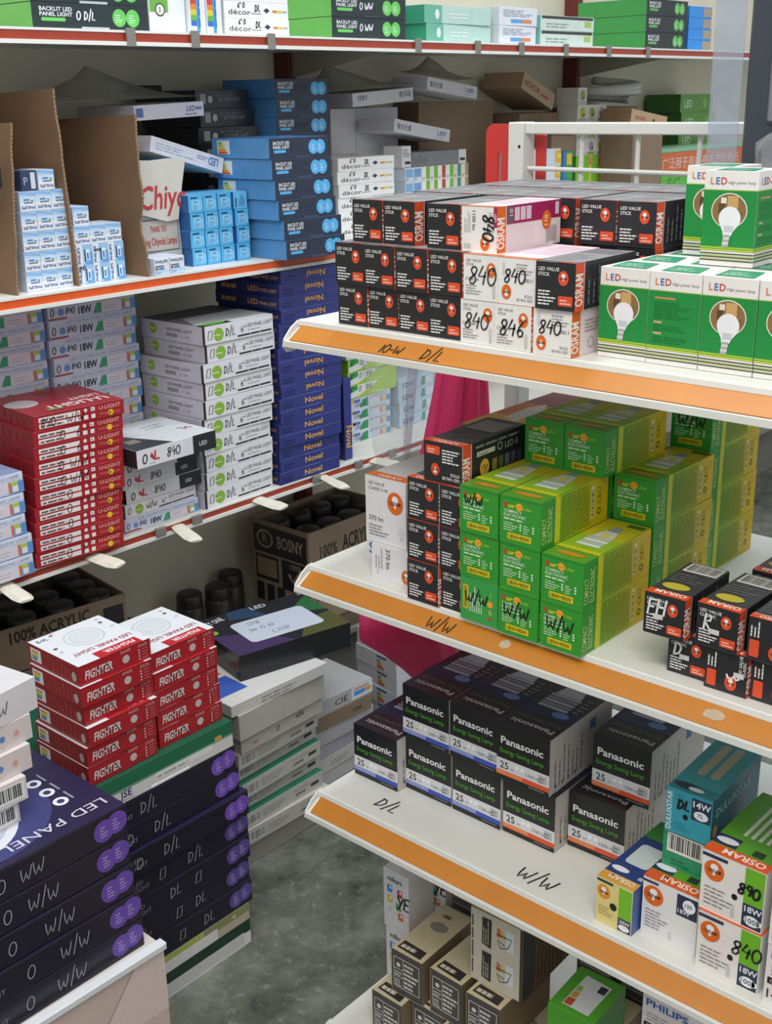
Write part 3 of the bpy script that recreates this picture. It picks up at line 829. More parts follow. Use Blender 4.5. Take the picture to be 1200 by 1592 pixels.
def teal(p):
    p.T('e6f2f2', 'DULUXSTAR', .13, .06, .11, rot=90, bold=.015, w=.86 * p.h); p.R(NAVY, .56, .45, .98, .93); p.T('eef4f6', '14W', .59, .74, .14, bold=.02); p.E('eef4f6', .77, .58, .15, .10, 2); p.T('2b3550', '75', .69, .54, .09, bold=.01, layer=3)
    p.E('101418', .44, .44, .055, .06, 2); p.M('2a8fa0', .2, .1, .6, .3, 4, .4); p.M('2a8fa0', .2, .78, .5, .92, 2, .4)
    p.H('14161a', 'DL', .24, .58, .22, .05)
def teal_top(p): p.R('3a9aa0', 0, .14, 1, 1); p.E('203848', .35, .1, .12, .05, 1); p.RR('a9a890', .25, .32, .45, .92, .05, 2); p.RR('a9a890', .55, .32, .75, .92, .05, 2); p.E('dce8e8', .55, .08, .07, .03, 2)
k_tl = Kind('lamp_box', (.13, .0540, .0560), '2f8a98', '3b9fb2', '1f6270', '2f8088', 'nx', .36, {'nx': teal, 'pzx': teal_top, 'ny': lambda p: p.T('9fc4c4', 'DULUXSTAR', .08, .55, .2, bold=.01, w=.7 * p.w) and p.E('c2a060', .08, .25, .1, .14)})
def gbar(p): p.bars(.10, .42, .92, .92); p.M('1d6a4a', .2, .1, .7, .3, 2, .4)
k_gb = Kind('lamp_box', (.13, .0530, .0490), '2b8a60', '2d9468', '1f6a4a', '2b8a60', 'nx', .36, {'nx': gbar})
def philw(p):
    p.T('2f62b5', 'PHILIPS', .08, .78, .13, bold=.02, w=.9 * p.w); p.M('a9a0a4', .10, .50, .8, .68, 3, .4); p.R('2a2628', .05, .34, .7, .45, 1); p.T('e0dcdc', 'Genie', .1, .365, .06); p.T('2a2628', '14', .06, .10, .15, bold=.01); p.T('2a2628', 'W', .36, .10, .06)
k_ph = Kind('lamp_box', (.12, .0600, .0740), WH, 'eae2e2', WH, 'd9d5d5', 'nx', .38, {'nx': philw})

# ---- charcoal spec boxes and the rest of the lowest shelf
def spec(p):
    p.R('c9c5bd', .08, .16, .92, .18, 1); p.R('c9c5bd', .08, .84, .92, .86, 1); p.R('c9c5bd', .08, .16, .10, .86, 1); p.R('c9c5bd', .90, .16, .92, .86, 1)
    p.R('c9c5bd', .38, .18, .395, .84, 1); p.R('c9c5bd', .10, .58, .38, .60, 1); p.R('c9c5bd', .10, .40, .38, .42, 1); p.E('d8d4cc', .24, .69, .05); p.M('d2cec6', .42, .22, .88, .82, 6, .55); p.M('d2cec6', .12, .44, .36, .56, 2, .5); p.M('d2cec6', .12, .2, .36, .38, 3, .5)
def spec_top(p):
    p.poly('2e2b2a', [(.10, .06), (.88, .04), (.86, .18), (.12, .20)], 1); p.M('cfc6b2', .16, .085, .82, .155, 1, .8)
    p.E('8a8678', .5, .62, .12, .08, 1); p.M('5a564c', .3, .80, .7, .9, 1, .5)
k_sp = Kind('lamp_box', (.125, .0560, .0750), 'cbb693', '4c4a4a', '7a6a52', 'cdbf9d', 'nx', .45, {'nx': spec, 'pzx': spec_top})
def tallb(p):
    for v0 in (.52, .05):
        p.poly('33302f', [(.22, v0 + .05), (.40, v0 + .02), (.41, v0 + .42), (.23, v0 + .42)], 1); p.MV('cfc8b8', .25, v0 + .06, .38, v0 + .4, 3, .35)
        for i, c in enumerate(('d2563a', 'dd8a3c', 'd8c75a', 'a8c065')): p.R(c, .52 + .04 * i, v0 + .24, .555 + .04 * i, v0 + .36 - .02 * i, 1)
        p.R('dfe3e4', .68, v0 + .10, .84, v0 + .38, 1)
        p.K('1c1c1e', [(.50 * p.w, (v0 + .27) * p.h), (.80 * p.w, (v0 + .28) * p.h), (.72 * p.w, (v0 + .14) * p.h), (.58 * p.w, (v0 + .10) * p.h), (.52 * p.w, (v0 + .20) * p.h), (.66 * p.w, (v0 + .16) * p.h)], .012, 4)
    p.R('413e3d', .95, 0, 1, 1); p.MV('4f4b46', .03, .1, .07, .95, 1, .6)
k_tb = Kind('twin_lamp_carton', (.125, .0840, .1170), 'cfc6b2', 'd2cab8', '5c4a38', 'b5ab98', None, .45, {'nx': tallb, 'ny': lambda p: (p.R('45423f', 0, 0, .22, 1), p.MV('8a6f55', .26, .05, .95, .95, 9, .3))})
def milk(p):
    p.T('3f4348', 'milkarz', .18, .82, .085, bold=.012, w=.58 * p.w)
    for (u, v, c) in ((.16, .62, '3f8fd0'), (.56, .60, 'cc3a42'), (.16, .44, 'd8c93a'), (.58, .20, 'd9713a'), (.5, .36, '4fa05a')):
        p.RR(c, u, v, u + .20, v + .125, .015); p.R('f0eeee', u + .09, v + .06, u + .17, v + .11, 2)
    p.R('d0d0ce', .18, .28, .32, .36, 1); p.H('17181b', 'YE', .50, .40, .22, .03)
k_mk = Kind('bulb_box', (.06, .0490, .1030), WH, 'e2e2e6', WH, 'dcdcdc', None, .4, {'nx': milk})
k_mk2 = Kind('bulb_box', (.06, .0490, .1100), WH, 'e2e2e6', WH, 'dcdcdc', None, .4, {'nx': milk})
def gsp_top(p): p.poly('e4e4e4', [(.22, .12), (.80, .10), (.82, .82), (.24, .86)], 1); p.R('c9542e', .24, .14, .40, .30, 2); p.R('d8a23a', .25, .32, .38, .46, 2); p.R('9ac04a', .25, .48, .36, .60, 2); p.R('2e2e30', .62, .62, .78, .78, 2)
k_gs = Kind('lamp_box', (.085, .066, .0600), '4f9e2c', '4f9e2c', '3d8424', '57a82f', None, .4, {'pzx': gsp_top})

# ------------------------------------------------------------------ gondola, top shelf (deck 1.20)
J = lambda a: random.uniform(-a, a)
S1 = 1.2003
G1 = 'black bulb boxes on the top gondola shelf'
yb = [.967, .9215, .8755, .8300]
for i, y in enumerate(yb):
    carton(stick, 1.010 + J(.002), y - .0460, S1, 'black bulb box, %s from the left in the bottom row above the 10-W mark' % CNT[i], G1, J(.6))
yb2 = [.968, .922, .8755, .8285]
for i, y in enumerate(yb2):
    carton(stick, 1.006 + J(.002), y - .0460, S1 + .0472, 'black bulb box, %s from the left in the middle row on the top shelf' % CNT[i], G1, J(.8))
G1W = 'white bulb boxes on the top gondola shelf'
carton(wst[0], 1.004, .7360, S1, 'white bulb box marked 840, leftmost white one in the bottom row', G1W, extra={'nx': hand('17171a', '840', .10, .34, .36, .036)})
carton(wst[0], 1.001, .6885, S1, 'white bulb box with scribbled 840, between two white boxes in the bottom row', G1W, extra={'nx': hand('17171a', '846', .12, .30, .36, .04)})
carton(wst[1], 1.000, .6395, S1, 'white bulb box beside the green boxes with 840 and orange side band', G1W, extra={'nx': hand('17171a', '840', .14, .46, .30, .036)})
carton(wst[0], 1.003, .7315, S1 + .0472, 'white bulb box marked 840 beside the black ones in the middle row', G1W, extra={'nx': hand('17171a', '840', .14, .34, .40, .036)})
carton(wst[1], 1.001, .6845, S1 + .0472, 'white bulb box with upside-down print and 840 in the middle row', G1W, extra={'nx': hand('17171a', '840', .14, .46, .30, .036)})
carton(stick, .997, .6350, S1 + .0472, 'black bulb box with orange side band, right end of the middle row', G1, 1.5)
for i, (y, x) in enumerate(((.9065, 1.021), (.8600, 1.022))):
    carton(stick, x, y, S1 + .0944, 'black bulb box, %s from the left in the upper row on the top shelf' % CNT[i], G1, J(.6))
carton(stick, 1.020, .7950, S1 + .0944, 'black bulb box in the upper row left of the white 840 box', G1, 0.4)
carton(wst[2], 1.018, .7455, S1 + .0944, 'white bulb box with magenta side and 840 written sideways, upper row', G1W, 0.5, extra={'nx': hand('17171a', '840', .60, .84, .30, .05, -90)})
for i, y in enumerate((.6790, .6310)):
    carton(stick, 1.142, y, S1 + .0944, 'black bulb box set back beside the green boxes, %s of two' % ('left' if i == 0 else 'right'), G1, J(.5))
# ranks behind
for rnk, x in ((2, 1.146), (3, 1.270)):
    ys_ = [.921, .874, .827, .780, .733] if rnk == 2 else [.925, .878, .831, .784, .737, .690, .643]
    for i, y in enumerate(ys_):
        carton(stick, x, y, S1 + .0944, 'black bulb box with grey lid, %s from the left in the %s rank back' % (CNT[i], CNT[rnk - 1]), 'black bulb boxes in the back ranks', J(.8))
for x in (1.146, 1.270):
    for r_ in (0, 1):
        for y in ((.921, .874, .827, .780, .733, .679, .631) if x < 1.2 else (.925, .878, .831, .784, .737, .690, .643)):
            if x < 1.2 and r_ == 1 and y < .64:
                carton(stick, 1.143, y, S1 + .0472, 'black bulb box under the right set-back box, its orange band showing', G1)
                continue
            carton(stick, x, y, S1 + .0472 * r_, 'black bulb box buried behind the front ranks on the top shelf', 'buried black bulb boxes')
GG = 'white and green bulb boxes on the top shelf'
gy = [.5725, .5170, .4615, .4060]
for i, y in enumerate(gy):
    carton(led[(0, 1, 0, 0)[i]], 1.028 + J(.002), y, S1, 'white and green bulb box, %s in the front row from the left' % CNT[i], GG, J(.8))
for i, y in enumerate((.5720, .5165, .4600, .4045)):
    carton(led[0], 1.086, y, S1, 'white and green bulb box in the second row, %s from the left' % CNT[i], GG, J(.8))
for i, y in enumerate((.5700, .5140, .4580)):
    carton(led[1], 1.143, y, S1, 'white and green bulb box in the third row, %s from the left' % CNT[i], GG, J(.8))
carton(led[0], 1.092, .4985, S1 + .0897, 'white and green bulb box on top, the front one of the raised pair', GG, 1.0)
carton(led[0], 1.152, .5500, S1 + .0897, 'white and green bulb box on top, half hidden behind the raised front one', GG, -1.0)

# ------------------------------------------------------------------ gondola, second shelf (deck 0.883)
S2 = .8833
carton(k_cl2, 1.022, .8575, S2, 'white bulb box lying on its side beneath the tall white one', 'white globe bulb boxes')
carton(k_cl3, 1.070, .9100, S2, 'white bulb box at the shelf end behind the lying white one', 'white globe bulb boxes')
carton(k_cl, 1.028, .8835, S2 + .0445, 'tall white bulb box with orange round logo at the shelf end', 'white globe bulb boxes', 0.5)
G2 = 'black bulb boxes on the second gondola shelf'
for r_ in range(3):
    carton(stick2, .998 + J(.002), .8085, S2 + .0507 * r_, 'black bulb box in the left column beside the tall white box, %s' % lev(r_, 3), G2, J(.8))
    carton(stick2, 1.000 + J(.002), .7600, S2 + .0507 * r_, 'black bulb box in the column touching the green boxes, %s' % lev(r_, 3), G2, J(.8))
carton(stick_flip, 1.002, .7775, S2 + .1523, 'black bulb box with upside-down print on top of the black columns', G2, 1.0)
carton(k_ot, 1.175, .84, S2 + .123, 'flat lamp carton with orange and yellow picture lid behind the black boxes', 'back cartons of the second shelf')
carton(k_ot, 1.175, .84, S2 + .078, 'lamp carton under the orange-lidded carton behind the black boxes', 'back cartons of the second shelf')
carton(k_cl, 1.19, .845, S2, 'white bulb box hidden beneath the orange-lidded cartons', 'back cartons of the second shelf', rz=0, skip=('nx',)) if False else None
GE = 'green and yellow compact lamp boxes'
he = .0540
ww = lambda u=.14, v=.50, s_=.30, r_=0: {'nx': hand('15200f', 'W/W', u, v, s_, .036, r_)}
for r_ in range(3):
    k = euro_r if r_ == 0 else euro
    ex = ww(.12, .42, .26) if r_ == 0 else ww(.12, .62, .2) if r_ == 2 else None
    carton(k, .990 + J(.0015), .7185, S2 + he * r_, 'green lamp box in the front left column, %s' % lev(r_, 3), GE, J(.8), extra=ex)
    carton(euro, .989 + J(.0015), .6630, S2 + he * r_, 'green lamp box in the front middle column, %s' % lev(r_, 3), GE, J(.8), extra=ww(.12, .42, .28) if r_ == 0 else None)
for r_ in range(2):
    carton(euro, .990 + J(.0015), .6075, S2 + he * r_, 'green and yellow lamp box in the front right column, %s one' % ('lower' if r_ == 0 else 'upper'), GE, J(.6), extra=ww(.14, .42, .28) if r_ == 0 else None)
for i, y in enumerate((.7100, .6560)):
    carton(euro, 1.102, y, S2 + he * 3, 'green lamp box of the pair on the very top, %s one' % ('left' if i == 0 else 'right'), GE, J(.6))
for r_ in range(3):
    carton(euro, 1.131, .6065, S2 + he * r_, 'green and yellow lamp box in the second rank right column, %s' % lev(r_, 3), GE, J(.6))
    carton(euro, 1.131, .7185, S2 + he * r_, 'green lamp box buried in the second rank', GE)
    carton(euro, 1.131, .6630, S2 + he * r_, 'green lamp box buried in the second rank', GE)
for r_ in range(4):
    carton(euro, 1.270, .6130, S2 + he * r_, 'yellow sided lamp box in the rearmost column, %s' % lev(r_, 4), GE, J(.6), extra=ww() if r_ == 3 else None)
G3 = 'black bulb boxes at the right of the second shelf'
chk = lambda t, u=.10, v=.52, s_=.34, rot=0: {'nx': lambda p: (p.H('e9e9ea', t, u, v, s_, .05, rot), p.R('d6d4cf', u + .18, v - .06, u + .42, v + .06, 5))}
D_ST3 = (.100, .0450, .0450)
stick3 = Kind('bulb_box', D_ST3, BLK, BLK, BLK, '3a3a3e', 'nx', .38, {'nx': lambda p: stick_end(p, 'CLASSIC'), 'ny': stick_side_plain,
    'pzx': lambda p: (p.R(OR, 0, 0, 1, .13), p.T('f8f2ec', 'OSRAM', .93, .115, .075, rot=180, bold=.02, w=p.w * .75), p.E('c9b93a', .45, .28, .15, .085, 1), p.M('6b6b70', .1, .42, .9, .66, 4, .4), p.bars(.1, .72, .95, .97))})
def side_end(p):
    p.RR(OR, .05, .08, .27, .48, .03); osram_mark(p, .62, .26, .14); p.MV(WH, .06, .55, .3, .92, 3, .4); p.T(WH, 'LED VALUE', .86, .50, .07, rot=90, bold=.01); p.T(WH, 'CLASSIC', .95, .50, .07, rot=90, bold=.01)
stick3r = Kind('bulb_box', D_ST3, BLK, BLK, BLK, '3a3a3e', 'nx', .38, {'nx': side_end, 'ny': stick_side_plain, 'pzx': stick_top})
carton(stick3, 1.022, .4785, S2, 'black bulb box, first from the left in the low right row', G3, J(1), extra=chk('DI', .12, .45))
carton(stick3r, 1.014, .4325, S2, 'black bulb box with sideways print, second in the low right row', G3, J(1), extra=chk('3', .5, .50, .3, -80))
carton(stick3r, 1.018, .3850, S2, 'black bulb box at the frame edge in the low right row', G3, J(1), extra=chk('2', .6, .5, .3, -60))
carton(stick3, 1.004, .4985, S2 + .0453, 'black bulb box with white pen strokes, left one of the raised row', G3, 1.2, extra=chk('EH', .06, .46, .40))
carton(stick3, 1.010, .4440, S2 + .0453, 'black bulb box with white pen strokes, middle one of the raised row', G3, -1.0, extra=chk('R', .14, .40, .40))
carton(stick3r, 1.012, .3900, S2 + .0453, 'black bulb box with sideways print, right one of the raised row', G3, 1.0)
for r_ in range(2):
    carton(stick3, 1.124, .4400, S2 + .0453 * r_, 'black bulb box behind the raised row, %s left one' % ('lower' if r_ == 0 else 'upper'), G3)
    carton(stick3, 1.122, .3900, S2 + .0453 * r_, 'black bulb box behind the raised row, %s right one' % ('lower' if r_ == 0 else 'upper'), G3)

# ------------------------------------------------------------------ gondola, third shelf (deck 0.546)
S3 = .5463
GP = 'black energy saving lamp boxes'
hp = .0808
for i, (x, y, k) in enumerate(((1.066, .9330, pana_b), (1.084, .8580, pana_b), (1.083, .7760, pana_b), (1.086, .6945, pana_r), (1.116, .6130, pana_r))):
    y = y if i else .9375
    carton(k, x, y, S3, 'black lamp box with %s stripe, %s from the left in the lower row' % ('blue' if k is pana_b else 'orange', CNT[i]), GP, (0.8, .2, -.3, .3, 2.0)[i])
for i, (x, y, k) in enumerate(((1.082, .8600, pana_b), (1.083, .7805, pana_b), (1.080, .7010, pana_r), (1.135, .5930, pana_r))):
    carton(k, x, y, S3 + hp, 'black lamp box with %s stripe, %s from the left in the upper row' % ('blue' if k is pana_b else 'orange', CNT[i]), GP, (0.5, -.4, 1.0, 2.0)[i])
carton(pana_b, 1.29, .868, S3 + hp, 'black lamp box behind the upper row near the pink bag', GP)
carton(pana_b, 1.29, .868, S3, 'black lamp box underneath the one near the pink bag', GP)
carton(k_dy, 1.009, .5395, S3, 'small cream and green lamp box at the front of the third shelf', 'stick lamp boxes', -1.5)
carton(k_dw, 1.026, .4690, S3, 'white lamp box with navy 100 watt corner beneath the teal boxes', 'stick lamp boxes', .5)
carton(k_gb, 1.058, .4790, S3 + .0763, 'green lamp box with barcode under the teal box', 'stick lamp boxes', 1.0)
carton(k_tl, 1.054, .4750, S3 + .1256, 'teal lamp box marked DL on top of the green barcode box', 'stick lamp boxes', 2.0)
d840 = {'nx': hand('15181a', '840', .54, .52, .24, .032)}
carton(k_dx, 1.014, .3910, S3, 'white and lime lamp box marked 840, lower one of the right pair', 'stick lamp boxes', extra=d840)
carton(k_dx, 1.016, .3935, S3 + .0745, 'white and lime lamp box marked 840, upper one of the right pair', 'stick lamp boxes', -.8, extra={'nx': hand('15181a', '890', .58, .52, .18, .04)})
for r_ in range(4):
    carton(k_ph, 1.010, .3230, S3 + .0744 * r_, 'white lamp box with blue lettering at the frame edge, %s' % lev(r_, 4), 'white lamp boxes at the frame edge', J(.6))

# ------------------------------------------------------------------ gondola, lowest shelf (deck 0.148)
S4 = .1483
GS = 'charcoal spec boxes on the lowest shelf'
carton(k_sp, 1.030, .9060, S4, 'charcoal lamp box standing at the left end of the lowest shelf', GS, .4)
carton(k_sp, 1.050, .8455, S4, 'charcoal lamp box beneath the left raised one', GS)
carton(k_sp, 1.040, .7830, S4, 'charcoal lamp box in the middle of the bottom row', GS, 0)
carton(k_sp, 1.045, .7230, S4, 'charcoal lamp box at the right of the bottom row', GS)
carton(k_sp, 1.048, .8820, S4 + .0753, 'charcoal lamp box raised in front of the white picture boxes', GS, 1.5)
carton(k_sp, 1.050, .8130, S4 + .0753, 'charcoal lamp box raised in the middle of its row', GS, -.5)
carton(k_sp, 1.046, .7450, S4 + .0753, 'charcoal lamp box raised below the tall beige carton', GS, 1.0)
carton(k_tb, 1.075, .7300, S4 + .1506, 'tall beige carton with two dark panels and pen loops', 'lowest shelf cartons', 2.0)
carton(k_sp, 1.185, .8800, S4 + .1506 + .0, 'charcoal lamp box peeking out behind the white picture boxes', GS, 0) 
carton(k_sp, 1.185, .8800, S4 + .0753, 'charcoal lamp box stacked behind the raised row', GS, 0)
carton(k_sp, 1.185, .8800, S4, 'charcoal lamp box at the bottom behind the raised row', GS, 0)
carton(k_mk2, 1.120, .9640, S4, 'white picture box, lower one at the left end of the lowest shelf', 'white picture boxes', 0)
carton(k_mk2, 1.121, .9130, S4 + .0, 'white picture box standing behind the raised charcoal box', 'white picture boxes', 0) if False else None
carton(k_mk, 1.118, .9650, S4 + .1103, 'white picture box with coloured squares, upper left one', 'white picture boxes', 0.5)
carton(k_mk, 1.182, .9460, S4 + .1103, 'white picture box with coloured squares, right of the upper left one', 'white picture boxes', 0.5)
carton(k_mk2, 1.184, .9455, S4, 'white picture box beneath the right picture box', 'white picture boxes', 0)
for r_ in range(2):
    carton(k_sp, 1.050, .6030, S4 + .0753 * r_, 'charcoal lamp box hidden under the bright green one, %s one' % ('lower', 'upper')[r_], GS)
for r_ in range(3):
    carton(k_sp, 1.182, .6560, S4 + .0753 * r_, 'cream topped lamp box behind the bright green one, left column, %s' % lev(r_, 3), GS, 0)
    carton(k_sp, 1.180, .5880, S4 + .0753 * r_, 'cream topped lamp box behind the bright green one, right column, %s' % lev(r_, 3), GS, 0)
carton(k_gs, 1.046, .6020, S4 + .1506, 'bright green lamp box with an energy sticker on its lid', 'lowest shelf cartons', 3.0)
for r_ in range(4):
    carton(k_ph, 1.048, .4790, S4 + .0744 * r_, 'white lamp box on the lowest shelf under the orange strip, %s' % lev(r_, 4), 'lowest shelf cartons', 0)

# ------------------------------------------------------------------ carton kinds on the wall rack
# ---- panel boxes with a coloured end and a dark front carrying two discs
def backlit(col, disc, hw=None, seed=0):
    def f(p):
        p.T('e6e8ea', 'BACKLIT LED', .06, .68, .16, bold=.022, w=.27 * p.w); p.T('e6e8ea', 'PANEL LIGHT', .06, .48, .16, bold=.022, w=.27 * p.w)
        p.RR(disc, .07, .28, .27, .42, .06)
        for q, u in enumerate((.735, .855)):
            p.E(disc, u, .50, .36, .36, 1 + q * .6); p.M('e9f2f4', u - .035, .32, u + .03, .68, 4, .35, 3)
        if hw: p.H(hw[0], hw[1], .36, .36, .34, .06)
        p.K('0d0f14', [(.42 * p.w, .03 * p.h), (.66 * p.w, .03 * p.h)], .03, 2)
    return f
def energy(p):
    p.R('e9e9e6', .10, .20, .32, .88, 1)
    for i, c in enumerate(('5fae4a', 'a8c845', 'e3cf3a', 'e59a35', 'd9552f')): p.poly(c, [(.12, .80 - .12 * i), (.18 + .025 * i, .80 - .12 * i), (.18 + .025 * i, .70 - .12 * i), (.12, .70 - .12 * i)], 2)
    p.MV('5f96c4', .5, .2, .56, .8, 1, .6); p.MV('5f96c4', .72, .15, .9, .85, 4, .2)
D_B = (.1600, .1650, .0380)
k_bl = Kind('panel_light_box', D_B, '2f3a52', '5a96cc', '2a3245', '3f6fa5', None, .36, {'ny': backlit('b', '57b3ea', ('39415a', '0 WW')), 'nx': energy}, tab=(.42, .68, .0, .10, '3a4460'))
k_bl0 = Kind('panel_light_box', D_B, '2f3a52', '5a96cc', '2a3245', '3f6fa5', None, .36, {'ny': backlit('b', '57b3ea', ('39415a', '0 WW'))}, tab=(.42, .68, .0, .10, '3a4460'))
k_gl = Kind('panel_light_box', (.230, .200, .0390), '2c3a36', '67b556', '2c3638', '4f9a48', None, .34, {'ny': backlit('g', '6cc95e', ('e6eaea', '0 D/L'))}, tab=(.40, .64, .0, .10, 'b9c4c0'))
k_gl2 = Kind('panel_light_box', (.222, .165, .0400), '2c3a36', '67b556', '2c3638', '4f9a48', None, .34, {'ny': backlit('g', '6cc95e', ('e6eaea', '0 WW'))}, tab=(.42, .62, .0, .10, '3a4644'))
k_gl3 = Kind('panel_light_box', (.225, .22, .0420), '2c3a36', '3f9a4c', '26302e', '4f9a48', None, .34, {'ny': backlit('g', '63b657')})
# ---- white decor boxes
def decor(p):
    p.T('2d2d30', 'décor', .06, .22, .33, w=.34 * p.w); p.H('1c1c1e', '6" 0', .20, .62, .30, .06); p.H('1c1c1e', 'DL', .46, .42, .42, .07)
    p.poly('2f3d57', [(.60, .52), (.65, .68), (.70, .52), (.65, .36)], 2); p.R('d98a3c', .74, .42, .82, .56, 1); p.R('d8c742', .83, .42, .90, .56, 1); p.R('9aa0a8', .91, .44, .97, .54, 1); p.R('9a9a9a', .40, .28, .56, .34, 1)
k_de = Kind('downlight_box', (.1880, .19, .0284), 'e8e8e6', 'd6d6d4', 'ecebe8', 'e8e8e6', None, .45, {'ny': decor}, tab=(.40, .62, .86, 1.0, 'f2f2f0'))
# ---- small white and blue bulb boxes (print upside down on most)
def ph_dn(p):
    p.R('cfdff0', 0, .50, 1, .72); p.R('b4d0ec', 0, .72, 1, 1); p.poly('8fb9e4', [(.0, .88), (1, .76), (1, .92), (0, 1)], 1); p.T('2c4f8e', 'PHILIPS', .93, .28, .15, rot=180, bold=.015, w=.84 * p.w)
    p.R('4f8fcc', .26, .54, .62, .63, 2); p.R('4a5468', .26, .42, .84, .465, 2); p.R('39435a', .72, .52, .84, .57, 2)
def ph_vt(p):
    p.R('9cc4e8', .38, 0, 1, 1); p.R('6da5da', .55, .0, 1, .62, 1); p.T('2c4f8e', 'PHILIPS', .22, .07, .16, rot=90, bold=.015, w=.84 * p.h)
    p.R('28303c', .48, .15, .55, .78, 2); p.R('e9eef4', .58, .2, .80, .76, 2); p.R('3b7fc0', .63, .25, .74, .6, 3)
D_PH = (.0300, .060, .0323)
k_p1 = Kind('bulb_box', D_PH, 'e2e8f0', 'cfdcec', 'e6ebf2', 'd5e0ee', None, .4, {'ny': ph_dn})
k_p2 = Kind('bulb_box', (.0328, .060, .0330), 'e2e8f0', 'cfdcec', 'e6ebf2', 'd5e0ee', None, .4, {'ny': ph_vt})
k_p3 = Kind('bulb_box', (.0328, .060, .0323), 'e2e8f0', 'cfdcec', 'e6ebf2', 'd5e0ee', None, .4, {'ny': ph_dn})
k_pd = Kind('bulb_box', D_PH, '3c4a68', '3c4a68', '34425f', '4a5a78', None, .4, {'ny': lambda p: p.T('aeb9cf', 'P', .15, .3, .4) and p.R('d0d8e6', .6, .1, .9, .9, 1)})
def ph_up(p):
    p.R('c2daf0', 0, 0, 1, .30); p.T('2c4f8e', 'PHILIPS', .10, .72, .16, bold=.015, w=.80 * p.w); p.R('28303c', .08, .50, .62, .56, 2); p.R('28303c', .08, .34, .22, .44, 2); p.R('3b7fc0', .28, .34, .66, .44, 2); p.R('c98f96', 0, .0, .03, 1, 1); p.M('8aa0b8', .08, .08, .6, .26, 2, .4)
k_p4 = Kind('bulb_box', (.0345, .060, .0305), 'e2e8f0', 'cfdcec', 'e6ebf2', 'd5e0ee', None, .4, {'ny': ph_up})
# ---- small sky-blue capsule boxes
def sky(p):
    p.M('1c2430', .16, .80, .84, .92, 1, .7); p.RR('8fcdf0', .20, .14, .80, .72, .05, 1); p.T('24405a', '10W', .36, .54, .12, bold=.01); p.M('3f7fae', .28, .2, .74, .48, 4, .4); p.R('d8ecf6', .86, .2, .90, .66, 2)
k_sk = Kind('capsule_box', (.0345, .10, .0326), '3f8fc6', '2a5f9e', '57b4e6', '6fbfe8', None, .36, {'ny': sky})
k_skr = Kind('capsule_box', (.0345, .10, .0326), '3f8fc6', '2a5f9e', '6cc0ea', '6fbfe8', None, .36, {'ny': lambda p: (p.MV('1c2430', .12, .12, .24, .9, 1, .7), p.MV('2f6a9a', .4, .15, .85, .85, 4, .4))})
# ---- thin ceiling lamp boxes, white over a coloured band
def thin(col_l='6f7fb0', big='18W', hw='0'):
    def f(p):
        p.T('8a94b4', 'LED ULTRA-THIN CEILING LAMP', .18, .76, .14, w=.78 * p.w); p.K('9aa0ac', [(0, .68 * p.h), (p.w, .68 * p.h)], .015, 1)
        p.E('6f8fc8', .14, .40, .20, .20, 1); p.R('a94a50', 0, .02, .20, .12, 1)
        p.T('2b2c30', big, .335, .16, .40, bold=.03, w=.15 * p.w)
        p.poly('3f9a6a', [(.50, .06), (.60, .06), (.60, .60), (.55, .60), (.52, .30)], 1); p.R('d9d2dc', .60, .08, .84, .60, 1); p.M('b0a8b0', .63, .2, .82, .5, 2, .3)
        p.R('d9713f', .84, .06, .865, .60, 1); p.poly('5f93cf', [(.865, .04), (1, .04), (1, .60), (.865, .60)], 1); p.R('b9c84a', .87, .42, .94, .60, 2); p.R('e6e6dc', .88, .10, .94, .40, 2)
        if hw: p.H('1c1c20', hw, .02, .22, .40, .05); p.H('1c1c20', '840', .185, .26, .32, .045)
    return f
D_T = (.185, .185, .0328)
k_t = Kind('ceiling_lamp_box', D_T, 'c9cede', 'b5bccf', 'cdd2e2', 'c2c8da', None, .42, {'ny': thin()})
D_TF = (.185, .185, .0354)
k_tf = Kind('ceiling_lamp_box', D_TF, 'ccd6ea', 'b5bccf', 'd5dcea', '8f9cc4', None, .42, {'ny': thin(hw=None)})
# ---- red boxes with white model boxes and yellow dots
def ulight(hw, dot):
    def f(p):
        p.R('eae2e0', .05, .54, .50, .84, 1); p.R('eae2e0', .05, .14, .50, .44, 1); p.M('6a5a5a', .07, .60, .46, .78, 1, .7); p.M('6a5a5a', .07, .20, .46, .38, 1, .7)
        p.E('e6dcda', .56, .74, .13, .13, 1); p.R('eae2e0', .535, .14, .585, .42, 1); p.R('eae2e0', .62, .62, .665, .88, 1); p.R('eae2e0', .62, .14, .665, .42, 1); p.R('2a2020', .63, .70, .645, .78, 2)
        p.T('d99a92', 'U-LIGHT', .71, .60, .26, bold=.03, w=.25 * p.w); p.T('c97a74', 'White/Black', .71, .22, .18, bold=.01, w=.24 * p.w)
        p.E('e8c42c', .84, .30, .20, .20, 3)
        if dot: p.T('3a2f10', '6', .82, .19, .24, bold=.02, layer=4)
        for (u, s_) in hw: p.H('1d1416', s_, u, .18, .58, .055)
        p.K('8e1f24', [(0, .96 * p.h), (p.w, .96 * p.h)], .05, 1)
    return f
def ulight_top(p):
    p.poly('eac9c6', [(.02, .30), (.38, .30), (.38, .75), (.02, .75)], 0) if False else p.E('c9c2c4', .16, .55, .17, .17, 1)
    p.T('e8cfcb', 'U-LIGHT', .93, .28, .14, rot=180, bold=.035, w=.68 * p.w); p.T('e3c3bf', 'LIGHT', .93, .44, .10, rot=180, bold=.03, w=.34 * p.w); p.poly('6fae6a', [(.24, .12), (.40, .12), (.36, .17), (.22, .17)], 3)
    p.E('7a3a34', .55, .85, .10, .05, 1)
D_U = (.176, .176, .0268)
